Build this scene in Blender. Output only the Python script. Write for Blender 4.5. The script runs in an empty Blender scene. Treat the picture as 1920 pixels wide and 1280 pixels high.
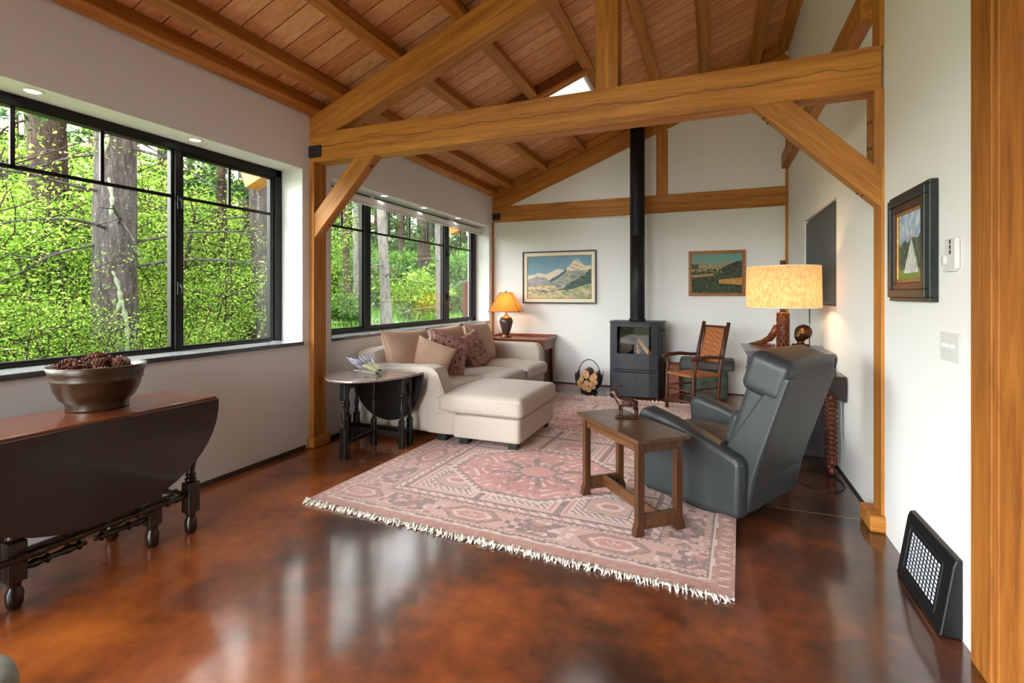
WORLD, GLOW, SUN, LAMP, EXPO = 6.5, 3.9, 0.0, 22, 0.05
import bpy, bmesh, math, random
import numpy as np
from mathutils import Vector, Matrix, noise
random.seed(7); RNG = np.random.default_rng(7)
SC = bpy.context.scene; COL = SC.collection
PI = math.pi
XL, XR, YB, YT = -3.506, 0.9485, 7.795, 3.607        # inner faces of the walls, front face of the near truss
SLOPE, Z0 = 0.385, 4.429                              # underside of the purlins: z = Z0 + SLOPE * x
def roofz(x): return Z0 + SLOPE * x

# ------------------------------------------------------------------ colours and materials
def S(r, g, b):
    f = lambda c: (c/255)/12.92 if c/255 <= 0.04045 else ((c/255+0.055)/1.055)**2.4
    return (f(r), f(g), f(b), 1.0)
class NT:
    def __init__(s, name):
        s.m = bpy.data.materials.new(name); s.m.use_nodes = True
        s.t = s.m.node_tree; s.t.nodes.clear()
        s.out = s.t.nodes.new('ShaderNodeOutputMaterial')
    def n(s, typ, **kw):
        nd = s.t.nodes.new('ShaderNode' + typ)
        for k, v in kw.items():
            if k.startswith('i_'):
                key = k[2:].replace('_', ' ')
                nd.inputs[int(key) if key.isdigit() else key].default_value = v
            else: setattr(nd, k, v)
        return nd
    def l(s, a, b): s.t.links.new(a, b)
    def math(s, op, a, b=None, c=None):
        nd = s.n('Math', operation=op)
        for i, v in enumerate((a, b, c)):
            if v is None: continue
            if hasattr(v, 'is_linked'): s.l(v, nd.inputs[i])
            else: nd.inputs[i].default_value = v
        return nd.outputs[0]
    def ramp(s, fac, stops, interp='LINEAR'):
        r = s.n('ValToRGB'); s.l(fac, r.inputs[0]); r.color_ramp.interpolation = interp
        e = r.color_ramp.elements
        while len(e) < len(stops): e.new(0.5)
        for x, (p, c) in zip(e, stops): x.position = p; x.color = c
        return r.outputs[0]
    def mix(s, fac, a, b, blend='MIX'):
        nd = s.n('MixRGB', blend_type=blend)
        for i, v in zip((0, 1, 2), (fac, a, b)):
            if hasattr(v, 'is_linked'): s.l(v, nd.inputs[i])
            else: nd.inputs[i].default_value = v
        return nd.outputs[0]
    def coord(s, scale=(1, 1, 1), rot=(0, 0, 0), kind='Object', loc=(0, 0, 0)):
        tc = s.n('TexCoord'); mp = s.n('Mapping'); s.l(tc.outputs[kind], mp.inputs[0])
        mp.inputs['Scale'].default_value = scale; mp.inputs['Rotation'].default_value = rot
        mp.inputs['Location'].default_value = loc
        return mp.outputs[0]
    def noise(s, vec, scale, detail=4, rough=0.55, dist=0.0):
        nd = s.n('TexNoise'); s.l(vec, nd.inputs['Vector'])
        nd.inputs['Scale'].default_value = scale; nd.inputs['Detail'].default_value = detail
        nd.inputs['Roughness'].default_value = rough; nd.inputs['Distortion'].default_value = dist
        return nd.outputs['Fac']
    def bsdf(s, color, rough=0.5, metal=0.0, spec=0.5, bump=None, bstr=0.2, bdist=0.01, coat=0.0, coatr=0.1, sheen=0.0, coation=1.5):
        b = s.n('BsdfPrincipled'); b.inputs['Coat IOR'].default_value = coation
        if hasattr(color, 'is_linked'): s.l(color, b.inputs['Base Color'])
        else: b.inputs['Base Color'].default_value = color
        if hasattr(rough, 'is_linked'): s.l(rough, b.inputs['Roughness'])
        else: b.inputs['Roughness'].default_value = rough
        b.inputs['Metallic'].default_value = metal; b.inputs['Specular IOR Level'].default_value = spec
        b.inputs['Coat Weight'].default_value = coat; b.inputs['Coat Roughness'].default_value = coatr
        b.inputs['Sheen Weight'].default_value = sheen
        if bump is not None:
            bp = s.n('Bump'); s.l(bump, bp.inputs['Height']); bp.inputs['Strength'].default_value = bstr
            bp.inputs['Distance'].default_value = bdist; s.l(bp.outputs[0], b.inputs['Normal'])
        s.l(b.outputs[0], s.out.inputs[0]); s.b = b
        return s.m
def plain(name, c, rough=0.5, metal=0.0, spec=0.5, c2=None, vs=8.0, bs=0.0, bscale=60.0, coat=0.0, sheen=0.0):
    t = NT(name); v = t.coord()
    col = c
    if c2 is not None: col = t.mix(t.ramp(t.noise(v, vs, 5), [(0.35, (0,0,0,1)), (0.68, (1,1,1,1))]), c, c2)
    bump = t.noise(v, bscale, 3) if bs else None
    return t.bsdf(col, rough, metal, spec, bump, bs, 0.01, coat, 0.12, sheen)
def wood(name, dark, mid, light, axis=0, rough=0.5, scale=1.0, check=False, coat=0.0, spec=0.4, knots=True):
    """timber with its grain along one local axis"""
    t = NT(name); sc = [16*scale]*3; sc[axis] = 0.9*scale
    v = t.coord(tuple(sc)); oi = t.n('ObjectInfo')
    add = t.n('VectorMath', operation='ADD'); t.l(v, add.inputs[0])
    ml = t.n('VectorMath', operation='SCALE'); ml.inputs[0].default_value = (37, 51, 23); t.l(oi.outputs['Random'], ml.inputs['Scale'])
    t.l(ml.outputs[0], add.inputs[1]); v = add.outputs[0]
    n1 = t.noise(v, 1.0, 5, 0.6, 0.9); n2 = t.noise(v, 4.5, 3, 0.6, 0.3)
    f = t.math('ADD', t.math('MULTIPLY', n1, 0.7), t.math('MULTIPLY', n2, 0.3))
    col = t.ramp(f, [(0.30, dark), (0.5, mid), (0.70, light)])
    col = t.mix(0.35, col, t.ramp(oi.outputs['Random'], [(0, dark), (1, light)]), 'SOFT_LIGHT')
    if knots:
        vo = t.n('TexVoronoi'); vo.inputs['Scale'].default_value = 0.55; t.l(v, vo.inputs['Vector'])
        kn = t.ramp(vo.outputs['Distance'], [(0.0, (1,1,1,1)), (0.10, (0,0,0,1))])
        col = t.mix(t.math('MULTIPLY', kn, 0.6), col, dark)
    if check:                                          # the long drying crack along a beam
        raw = t.coord(); sp = t.n('SeparateXYZ'); t.l(raw, sp.inputs[0])
        cv = t.coord((1.3, 0.01, 0.01)); w = t.noise(cv, 1.6, 6, 0.6)
        d = t.math('ABSOLUTE', t.math('SUBTRACT', sp.outputs[2], t.math('MULTIPLY', t.math('SUBTRACT', w, 0.47), 0.16)))
        cr = t.ramp(d, [(0.0, (1,1,1,1)), (0.004, (0,0,0,1))])
        col = t.mix(cr, col, S(52, 26, 8))
    return t.bsdf(col, rough, 0, spec, f, 0.12, 0.006, coat)

M = {}
M['wall'] = plain('wall_paint', S(232, 232, 232), 0.75, spec=0.25, bs=0.05, bscale=180)
M['white'] = plain('white_plastic', S(232, 232, 230), 0.55)
M['plate'] = plain('switch_plastic', S(212, 212, 210), 0.6)
M['fir'] = wood('fir_timber', S(136, 88, 30), S(174, 119, 48), S(204, 150, 72), 0, 0.55)
M['firtrim'] = wood('fir_trim', S(126, 78, 26), S(162, 106, 40), S(184, 126, 56), 0, 0.6, 1.6)
M['firc'] = wood('fir_beam_checked', S(136, 88, 30), S(174, 119, 48), S(204, 150, 72), 0, 0.55, check=True)
M['black_metal'] = plain('black_metal', S(26, 26, 28), 0.45, 0.3, c2=S(34, 34, 36), bs=0.05)
M['frame'] = plain('window_frame_dark', S(11, 10, 10), 0.4, c2=S(20, 15, 12), vs=3, spec=0.3)
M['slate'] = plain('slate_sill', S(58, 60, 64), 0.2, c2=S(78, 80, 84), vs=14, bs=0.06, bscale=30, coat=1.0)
M['sill'] = plain('sill_sky_reflection', S(176, 178, 182), 0.25, c2=S(150, 152, 158), vs=14, coat=0.6)  # light grey stands in for sky reflected on the slate top
M['ironplate'] = plain('iron_plate', S(38, 34, 36), 0.6, 0.2, bs=0.2)
def floor_mat():
    t = NT('stained_concrete'); v = t.coord()
    a = t.noise(v, 0.62, 3, 0.5, 0.0); b = t.noise(v, 1.7, 4, 0.5, 0.0); c = t.noise(v, 11, 4, 0.6)
    e = t.noise(t.coord(loc=(7, 3, 0)), 0.55, 3, 0.5, 0.0)
    f = t.math('ADD', t.math('MULTIPLY', a, 0.50), t.math('ADD', t.math('MULTIPLY', b, 0.36), t.math('MULTIPLY', c, 0.14)))
    sx = t.n('SeparateXYZ'); t.l(v, sx.inputs[0]); f = t.math('SUBTRACT', f, t.math('MULTIPLY', t.math('ADD', sx.outputs[0], 1.3), 0.022))
    col = t.ramp(f, [(0.37, S(30, 21, 16)), (0.455, S(76, 44, 26)), (0.53, S(138, 72, 33)), (0.63, S(190, 106, 44))])
    red = t.ramp(e, [(0.38, (0,0,0,1)), (0.66, (1,1,1,1))])
    col = t.mix(t.math('MULTIPLY', red, 0.6), col, t.mix(0.6, col, S(104, 46, 32)))
    sp = t.n('SeparateXYZ'); t.l(v, sp.inputs[0])
    j = t.math('MINIMUM', t.math('ABSOLUTE', t.math('SUBTRACT', sp.outputs[1], 3.76)), t.math('ABSOLUTE', t.math('SUBTRACT', sp.outputs[1], -1.2)))
    col = t.mix(t.ramp(j, [(0.002, (1,1,1,1)), (0.006, (0,0,0,1))]), col, S(190, 130, 80))
    r = t.math('ADD', 0.30, t.math('MULTIPLY', b, 0.14))
    bp = t.noise(v, 6, 2)
    return t.bsdf(col, r, 0, 0.25, bp, 0.03, 0.02, coat=1.0, coatr=0.13, coation=1.7)
M['floor'] = floor_mat()
def board_mat():
    t = NT('ceiling_boards'); raw = t.coord(); sp = t.n('SeparateXYZ'); t.l(raw, sp.inputs[0])
    y = t.math('DIVIDE', sp.outputs[1], 0.185); k = t.math('FLOOR', y); fr = t.math('FRACT', y)
    wn = t.n('TexWhiteNoise', noise_dimensions='1D'); t.l(k, wn.inputs['W'])
    v = t.coord((1.1, 22, 22)); off = t.n('CombineXYZ'); t.l(t.math('MULTIPLY', k, 3.7), off.inputs[0])
    add = t.n('VectorMath', operation='ADD'); t.l(v, add.inputs[0]); t.l(off.outputs[0], add.inputs[1])
    n1 = t.noise(add.outputs[0], 1.0, 6, 0.6, 1.2)
    f = t.math('ADD', t.math('MULTIPLY', n1, 0.75), t.math('MULTIPLY', wn.outputs['Value'], 0.25))
    col = t.ramp(f, [(0.25, S(184, 120, 70)), (0.5, S(216, 154, 100)), (0.75, S(234, 184, 134))])
    kv = t.coord((1.0, 5.4, 5.4)); vo = t.n('TexVoronoi'); vo.inputs['Scale'].default_value = 1.1
    ad2 = t.n('VectorMath', operation='ADD'); t.l(kv, ad2.inputs[0]); t.l(off.outputs[0], ad2.inputs[1]); t.l(ad2.outputs[0], vo.inputs['Vector'])
    col = t.mix(t.math('MULTIPLY', t.ramp(vo.outputs['Distance'], [(0.02, (1,1,1,1)), (0.10, (0,0,0,1))]), 0.7), col, S(96, 48, 20))
    seam = t.math('MINIMUM', fr, t.math('SUBTRACT', 1.0, fr))
    col = t.mix(t.ramp(seam, [(0.012, (1,1,1,1)), (0.03, (0,0,0,1))]), col, S(84, 42, 16))
    return t.bsdf(col, 0.55, 0, 0.35, t.ramp(seam, [(0.01, (0,0,0,1)), (0.04, (1,1,1,1))]), 0.5, 0.006)
M['boards'] = board_mat()
def glass_mat(name, tint=(1, 1, 1, 1), refl=0.9):
    t = NT(name); tr = t.n('BsdfTransparent'); tr.inputs[0].default_value = tint
    gl = t.n('BsdfGlossy'); gl.inputs['Roughness'].default_value = 0.02
    fr = t.n('Fresnel'); fr.inputs[0].default_value = 1.45
    mx = t.n('MixShader'); t.l(t.math('MULTIPLY', fr.outputs[0], refl), mx.inputs[0])
    t.l(tr.outputs[0], mx.inputs[1]); t.l(gl.outputs[0], mx.inputs[2]); t.l(mx.outputs[0], t.out.inputs[0])
    return t.m
M['glass'] = glass_mat('window_glass', (0.97, 0.985, 0.975, 1), 0.22)
M['stoveglass'] = glass_mat('stove_glass', (0.85, 0.82, 0.8, 1), 0.3)
def emit(name, c, s):
    t = NT(name); e = t.n('Emission'); e.inputs[0].default_value = c; e.inputs[1].default_value = s
    t.l(e.outputs[0], t.out.inputs[0]); return t.m
M['lens'] = emit('recessed_lens', (1, 0.96, 0.9, 1), 6)
M['bulb'] = emit('bulb_glow', (1, 0.75, 0.42, 1), 30)
def fabric(name, c, c2, s=260, rough=0.95, bs=0.25, blotch=None):
    t = NT(name); v = t.coord(); w1 = t.noise(t.coord((1, 1, 0.25)), s, 2, 0.7); w2 = t.noise(v, 9, 4)
    col = t.mix(t.ramp(w1, [(0.35, (0,0,0,1)), (0.7, (1,1,1,1))]), c, c2)
    col = t.mix(t.math('MULTIPLY', w2, 0.25), col, c2)
    return t.bsdf(col, rough, 0, 0.15, w1, bs, 0.004, sheen=0.15)
M['sofa'] = fabric('sofa_linen', S(172, 159, 149), S(200, 190, 181))
M['pillow'] = fabric('tan_pillow_linen', S(178, 144, 124), S(202, 172, 152))
M['leather'] = (lambda t: t.bsdf(t.mix(t.noise(t.coord(), 4, 4), S(36, 40, 43), S(50, 55, 58)), 0.42, 0, 0.5,
        t.n('TexVoronoi', i_Scale=130).outputs['Distance'], 0.10, 0.003))(NT('grey_leather'))
M['leather_warm'] = plain('seat_leather', S(70, 60, 53), 0.5, c2=S(86, 74, 64), vs=5, bs=0.06, bscale=120)
def attr_mat(name, rough=0.9, bs=0.3, bscale=240, spec=0.2, coat=0.0):
    t = NT(name); a = t.n('VertexColor', layer_name='Col'); v = t.coord(); n = t.noise(v, 90, 3)
    col = t.mix(t.math('MULTIPLY', n, 0.22), a.outputs[0], t.mix(1.0, a.outputs[0], S(200, 190, 190), 'MULTIPLY'))
    return t.bsdf(col, rough, 0, spec, t.noise(v, bscale, 2), bs, 0.004, coat)
M['rug'] = attr_mat('woven_wool', 0.97, 0.5, 300)
M['canvas'] = attr_mat('painted_canvas', 0.55, 0.25, 160, 0.3)
M['kilim'] = attr_mat('woven_pillow_cloth', 0.9, 0.4, 300)
M['fringe'] = plain('cotton_fringe', S(232, 226, 216), 0.95, c2=S(206, 196, 184), vs=30)
M['mahog'] = wood('dark_mahogany', S(38, 18, 11), S(50, 24, 14), S(66, 32, 19), 1, 0.32, 1.0, coat=0.35, knots=False)
M['mahogtop'] = wood('mahogany_top', S(96, 46, 26), S(120, 62, 36), S(142, 78, 46), 1, 0.22, 1.0, coat=0.8, knots=False)
M['turned'] = wood('turned_dark_wood', S(22, 13, 10), S(38, 22, 16), S(58, 34, 24), 2, 0.35, 1.0, coat=0.4, knots=False)
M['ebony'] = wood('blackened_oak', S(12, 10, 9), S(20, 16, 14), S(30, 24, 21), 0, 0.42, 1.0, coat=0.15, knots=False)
M['ebonytop'] = wood('dark_top_sky_sheen', S(120, 104, 98), S(142, 128, 122), S(160, 146, 140), 0, 0.2, 1.0, coat=1.0, knots=False, spec=0.8)  # base lightened to paint the sky's reflection on a dark top
M['oak'] = wood('mission_oak', S(58, 34, 16), S(84, 51, 26), S(106, 67, 36), 2, 0.38, 1.3, coat=0.3, knots=False)
M['oakx'] = wood('mission_oak_top', S(62, 39, 20), S(92, 60, 32), S(116, 78, 44), 0, 0.34, 1.3, coat=0.4, knots=False)
M['cherry'] = wood('cherry_end_table', S(96, 46, 26), S(132, 68, 42), S(158, 92, 60), 0, 0.35, 1.2, coat=0.4, knots=False)
M['walnut'] = wood('carved_walnut', S(58, 28, 14), S(98, 50, 26), S(140, 80, 44), 2, 0.35, 2.0, knots=False)
M['hickory'] = wood('hickory_bark_pole', S(48, 24, 16), S(84, 44, 28), S(118, 68, 44), 2, 0.45, 2.0, knots=False)
M['bowlwood'] = wood('bowl_wood', S(48, 32, 18), S(66, 45, 25), S(84, 58, 33), 0, 0.38, 0.7, coat=0.15, knots=False)
def woven():
    t = NT('woven_hickory_bark'); v = t.coord((34, 34, 34), (0.4, 0.3, 0.75))
    ck = t.n('TexChecker'); ck.inputs['Scale'].default_value = 1.0; t.l(v, ck.inputs['Vector'])
    n = t.noise(t.coord(), 30, 3)
    col = t.mix(ck.outputs['Fac'], S(150, 86, 44), S(186, 118, 66)); col = t.mix(t.math('MULTIPLY', n, 0.6), col, S(104, 54, 26))
    return t.bsdf(col, 0.6, 0, 0.3, ck.outputs['Fac'], 0.3, 0.004)
M['woven'] = woven()
M['stove'] = plain('stove_steel', S(40, 43, 50), 0.5, 0.25, bs=0.12, bscale=220)
M['stove_dark'] = plain('stove_side_steel', S(24, 25, 28), 0.5, 0.3, bs=0.1, bscale=220)
M['firebrick'] = plain('sooty_firebrick', S(64, 54, 44), 0.95, c2=S(36, 30, 26), vs=9)
M['bark'] = plain('log_bark', S(108, 98, 90), 0.95, c2=S(70, 60, 54), vs=18, bs=0.8, bscale=40)
M['endgrain'] = plain('split_wood', S(206, 164, 118), 0.85, c2=S(176, 130, 90), vs=26, bs=0.3)
M['steel'] = plain('brushed_steel', S(196, 196, 198), 0.25, 1.0)
M['bronze'] = plain('bronze', S(88, 60, 32), 0.34, 0.85, c2=S(54, 36, 22), vs=10)
M['elk'] = plain('cast_brown_bronze', S(72, 42, 30), 0.38, 0.35, c2=S(46, 26, 18), vs=40)
M['ceramic'] = plain('dark_lamp_ceramic', S(58, 46, 46), 0.3, c2=S(78, 62, 58), vs=12, coat=0.5)
M['gilt'] = plain('gilt_metal', S(156, 116, 66), 0.35, 0.7, c2=S(110, 78, 44), vs=20)
def shade_mat(name, c, c2):
    t = NT(name); v = t.coord(); n = t.noise(t.coord((1, 1, 0.6)), 46, 5, 0.7)
    col = t.mix(t.ramp(n, [(0.45, (0,0,0,1)), (0.62, (1,1,1,1))]), c, c2)
    d = t.n('BsdfDiffuse'); tr = t.n('BsdfTranslucent'); t.l(col, d.inputs[0]); t.l(col, tr.inputs[0])
    mx = t.n('MixShader'); mx.inputs[0].default_value = 0.55; t.l(d.outputs[0], mx.inputs[1]); t.l(tr.outputs[0], mx.inputs[2])
    t.l(mx.outputs[0], t.out.inputs[0]); return t.m
M['drum'] = shade_mat('drum_shade_fibre', S(236, 200, 158), S(214, 168, 116))
M['mica'] = shade_mat('amber_shade', S(222, 160, 84), S(206, 140, 66))
M['stone'] = plain('dark_stone_slab', S(62, 60, 58), 0.6, c2=S(84, 80, 76), vs=7, bs=0.6, bscale=16)
M['moss'] = plain('lichened_stone', S(84, 100, 86), 0.9, c2=S(58, 64, 56), vs=9, bs=0.9, bscale=14)
M['crate'] = wood('reddish_crate', S(110, 66, 46), S(146, 92, 68), S(170, 116, 90), 2, 0.6, 1.0, knots=False)
M['grey_top'] = plain('grey_console_top', S(84, 84, 88), 0.35, c2=S(66, 64, 66), vs=5, coat=0.3)
M['screen'] = plain('tv_screen', S(66, 70, 76), 0.5, spec=0.5)  # grey base carries the reflection seen on the dark screen
M['bezel'] = plain('tv_bezel', S(22, 23, 25), 0.35)
M['frame_black'] = plain('black_picture_frame', S(22, 21, 20), 0.4)
M['mat_board'] = plain('cream_mat', S(232, 222, 200), 0.8)
M['frame_oak'] = wood('honey_picture_frame', S(116, 74, 26), S(156, 106, 46), S(182, 132, 68), 0, 0.4, 2.0, knots=False)
M['frame_green'] = plain('black_green_frame', S(24, 30, 27), 0.35, c2=S(32, 40, 36), vs=30)
M['frame_brown'] = wood('walnut_frame_cove', S(46, 26, 18), S(84, 52, 36), S(110, 72, 50), 1, 0.35, 2.0, knots=False)
M['gold'] = plain('gold_leaf', S(186, 146, 82), 0.35, 0.6, c2=S(150, 108, 56), vs=40)
M['vent'] = plain('vent_black', S(24, 26, 28), 0.42, 0.3, bs=0.08)
M['vent_in'] = plain('vent_inside', S(205, 215, 225), 0.5)
M['cone'] = plain('pine_cone_scales', S(124, 74, 52), 0.7, c2=S(82, 46, 32), vs=60, bs=0.4)
M['lav'] = plain('dried_lavender', S(150, 148, 168), 0.9, c2=S(120, 118, 146), vs=60)
M['stem'] = plain('dried_stems', S(176, 178, 140), 0.9, c2=S(150, 154, 116), vs=50)
M['black'] = plain('black_plastic', S(16, 16, 17), 0.45)
M['dark_slot'] = plain('slot_black', S(12, 12, 12), 0.8)
M['greyfab'] = plain('grey_green_cloth', S(158, 168, 158), 0.7, c2=S(140, 148, 138), vs=20)
M['rust'] = plain('reddish_cladding', S(84, 37, 20), 0.95, c2=S(70, 30, 17), vs=4, bs=0.2, spec=0.05)
M['baseb'] = plain('dark_base_strip', S(62, 48, 42), 0.5)

# ------------------------------------------------------------------ mesh building
class MB:
    def __init__(s): s.v = []; s.f = []; s.sm = []; s.mi = []
    def add(s, vs, fs, smooth=False, T=None, mi=0):
        o = len(s.v)
        for p in vs:
            p = Vector(p)
            s.v.append(tuple(T @ p) if T is not None else tuple(p))
        for f in fs: s.f.append(tuple(i+o for i in f)); s.sm.append(smooth); s.mi.append(mi)
        return s
    def box(s, x0, x1, y0, y1, z0, z1, T=None, mi=0):
        vs = [(x, y, z) for z in (z0, z1) for y in (y0, y1) for x in (x0, x1)]
        return s.add(vs, [(0,2,3,1), (4,5,7,6), (0,1,5,4), (2,6,7,3), (0,4,6,2), (1,3,7,5)], False, T, mi)
    def prism(s, poly, a, b, plane='xz', T=None, smooth=False, mi=0):
        """polygon in a plane pushed along the third axis from a to b"""
        def mk(p, w):
            return {'xz': (p[0], w, p[1]), 'yz': (w, p[0], p[1]), 'xy': (p[0], p[1], w)}[plane]
        n = len(poly); vs = [mk(p, a) for p in poly] + [mk(p, b) for p in poly]
        fs = [tuple(range(n)), tuple(range(2*n-1, n-1, -1))]
        s.add(vs, fs, False, T, mi)
        o = len(s.v) - 2*n
        for i in range(n):
            j = (i+1) % n
            s.f.append((o+i, o+n+i, o+n+j, o+j)); s.sm.append(smooth); s.mi.append(mi)
        return s
    def tube(s, pts, r, n=10, T=None, cap=True, mi=0):
        pts = [Vector(p) for p in pts]; k = len(pts)
        if not hasattr(r, '__len__'): r = [r]*k
        vs = []; up = None
        for i, p in enumerate(pts):
            d = (pts[min(i+1, k-1)] - pts[max(i-1, 0)]).normalized()
            if up is None:
                a = Vector((0,0,1)) if abs(d.z) < 0.9 else Vector((1,0,0))
                up = (a - d*a.dot(d)).normalized()
            else: up = (up - d*up.dot(d)).normalized()
            sd = d.cross(up)
            for j in range(n):
                t = 2*PI*j/n; vs.append(p + (up*math.cos(t) + sd*math.sin(t))*r[i])
        fs = [(i*n+j, i*n+(j+1)%n, (i+1)*n+(j+1)%n, (i+1)*n+j) for i in range(k-1) for j in range(n)]
        s.add(vs, fs, True, T, mi)
        if cap:
            o = len(s.v) - len(vs)
            s.f.append(tuple(o+j for j in range(n-1, -1, -1))); s.sm.append(False); s.mi.append(mi)
            s.f.append(tuple(o+(k-1)*n+j for j in range(n))); s.sm.append(False); s.mi.append(mi)
        return s
    def lathe(s, prof, c=(0,0,0), n=24, T=None, smooth=True, mi=0, sx=1.0, sy=1.0):
        """profile [(radius, z), ...] turned about the vertical through c"""
        vs = [(c[0]+r*sx*math.cos(2*PI*j/n), c[1]+r*sy*math.sin(2*PI*j/n), c[2]+z) for r, z in prof for j in range(n)]
        k = len(prof)
        fs = [(i*n+j, i*n+(j+1)%n, (i+1)*n+(j+1)%n, (i+1)*n+j) for i in range(k-1) for j in range(n)]
        if prof[0][0] > 1e-6: fs.append(tuple(range(n-1, -1, -1)))
        if prof[-1][0] > 1e-6: fs.append(tuple((k-1)*n+j for j in range(n)))
        return s.add(vs, fs, smooth, T, mi)
    def soft(s, x0, x1, y0, y1, z0, z1, r=0.05, bulge=0.0, n=14, T=None, side=0.0):
        """rounded upholstered block, its top swelling by bulge"""
        c = Vector(((x0+x1)/2, (y0+y1)/2, (z0+z1)/2)); h = Vector(((x1-x0)/2, (y1-y0)/2, (z1-z0)/2))
        r = min(r, *h); q = [-1 + 2*i/n for i in range(n+1)]
        vs = {}; V = []; F = []
        def pt(a, b, ax, sg):
            p = [0, 0, 0]; o = [i for i in range(3) if i != ax]
            p[ax] = sg; p[o[0]] = a; p[o[1]] = b
            key = tuple(round(t, 5) for t in p)
            if key in vs: return vs[key]
            w = Vector([math.copysign(abs(p[i])**0.75, p[i])*h[i] if i != ax else p[i]*h[i] for i in range(3)])
            inner = Vector([max(-(h[i]-r), min(h[i]-r, w[i])) for i in range(3)]); d = w - inner
            if d.length > 1e-9: w = inner + d.normalized()*r
            u = [max(-1, min(1, w[i]/h[i])) for i in range(3)]
            if w.z > 0: w.z += bulge*(1-u[0]**2)*(1-u[1]**2)*(w.z/h.z)
            if side: w.x += side*u[0]*(1-u[1]**2)*(1-u[2]**2); w.y += side*u[1]*(1-u[0]**2)*(1-u[2]**2)
            vs[key] = len(V); V.append(w + c); return vs[key]
        for ax in range(3):
            for sg in (-1, 1):
                for i in range(n):
                    for j in range(n):
                        f = [pt(q[i], q[j], ax, sg), pt(q[i+1], q[j], ax, sg), pt(q[i+1], q[j+1], ax, sg), pt(q[i], q[j+1], ax, sg)]
                        if (sg > 0) ^ (ax == 1): pass
                        else: f.reverse()
                        F.append(tuple(f))
        return s.add(V, F, True, T)
    def build(s, name, m, parent=None, bevel=0.0, seg=2, world=False, sub=0, weld=False):
        me = bpy.data.meshes.new(name)
        vs = s.v
        if world and parent is not None:
            L = parent.location; vs = [(x-L.x, y-L.y, z-L.z) for x, y, z in vs]
        me.from_pydata(vs, [], s.f)
        me.polygons.foreach_set('use_smooth', s.sm); me.polygons.foreach_set('material_index', s.mi)
        for mm in (m if isinstance(m, (list, tuple)) else [m]): me.materials.append(mm)
        me.update()
        o = bpy.data.objects.new(name, me); COL.objects.link(o)
        if parent is not None: o.parent = parent
        if bevel:
            b = o.modifiers.new('bevel', 'BEVEL'); b.width = bevel; b.segments = seg; b.limit_method = 'ANGLE'; b.angle_limit = 0.6
        if sub: sb = o.modifiers.new('sub', 'SUBSURF'); sb.levels = sub; sb.render_levels = sub
        return o
def box(name, m, x0, x1, y0, y1, z0, z1, parent=None, bevel=0.0, world=False):
    return MB().box(x0, x1, y0, y1, z0, z1).build(name, m, parent, bevel, world=world)
def tag(o, label=None, cat=None, group=None, kind=None):
    for k, v in (('label', label), ('category', cat), ('group', group), ('kind', kind)):
        if v: o[k] = v
    return o
def thing(name, label, cat, loc=(0,0,0), rz=0.0, group=None, kind=None):
    o = bpy.data.objects.new(name, None); COL.objects.link(o); o.empty_display_size = 0.1
    o.location = loc; o.rotation_euler = (0, 0, rz)
    return tag(o, label, cat, group, kind)
def copy_thing(o, loc, rz=None, label=None, scale=None, group=None):
    c = o.copy(); COL.objects.link(c); c.location = loc
    if rz is not None: c.rotation_euler = (c.rotation_euler[0], c.rotation_euler[1], rz)
    if scale is not None: c.scale = (scale,)*3 if not hasattr(scale, '__len__') else scale
    for ch in list(o.children):
        d = ch.copy(); COL.objects.link(d); d.parent = c
        for g in list(ch.children):
            e = g.copy(); COL.objects.link(e); e.parent = d
    if label: c['label'] = label
    if group: c['group'] = group
    return c
def struct(o, label=None, cat=None): return tag(o, label, cat, None, 'structure')
def timber(name, p0, p1, w, h, label=None, up=(0,0,1), m=None, bevel=0.008, cat='beam', parent=None):
    """squared timber from p0 to p1 (centre line), w wide, h deep, its own length on local x"""
    p0, p1 = Vector(p0), Vector(p1); x = (p1-p0).normalized(); up = Vector(up)
    z = (up - x*up.dot(x)).normalized(); y = z.cross(x)
    L = (p1-p0).length
    o = MB().box(0, L, -w/2, w/2, -h/2, h/2).build(name, m or M['fir'], parent, bevel)
    R = Matrix((x, y, z)).transposed().to_4x4(); R.translation = p0
    o.matrix_world = R
    if label: struct(o, label, cat)
    return o
def grid_color(name, m, w, h, nx, ny, fn, parent, T=None, smooth=False, zfn=None):
    """a woven or painted panel in its local xy, one colour per cell from fn(x, y) in metres"""
    xs = np.linspace(0, w, nx+1); ys = np.linspace(0, h, ny+1)
    V = [(x, y, zfn(x, y) if zfn else 0.0) for y in ys for x in xs]
    F = [(j*(nx+1)+i, j*(nx+1)+i+1, (j+1)*(nx+1)+i+1, (j+1)*(nx+1)+i) for j in range(ny) for i in range(nx)]
    me = bpy.data.meshes.new(name)
    me.from_pydata([tuple(T @ Vector(p)) if T is not None else p for p in V], [], F)
    ca = me.color_attributes.new('Col', 'FLOAT_COLOR', 'CORNER')
    cols = np.empty((nx*ny, 4, 4), np.float32); k = 0
    for j in range(ny):
        for i in range(nx):
            cols[k, :, :] = fn((i+0.5)*w/nx, (j+0.5)*h/ny); k += 1
    ca.data.foreach_set('color', cols.ravel())
    me.materials.append(m); me.update()
    if smooth: me.polygons.foreach_set('use_smooth', [True]*len(F))
    o = bpy.data.objects.new(name, me); COL.objects.link(o)
    if parent is not None: o.parent = parent
    return o
def RZ(a): return Matrix.Rotation(a, 4, 'Z')
def RX(a): return Matrix.Rotation(a, 4, 'X')
def RY(a): return Matrix.Rotation(a, 4, 'Y')
def TR(x, y, z): return Matrix.Translation((x, y, z))
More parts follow.
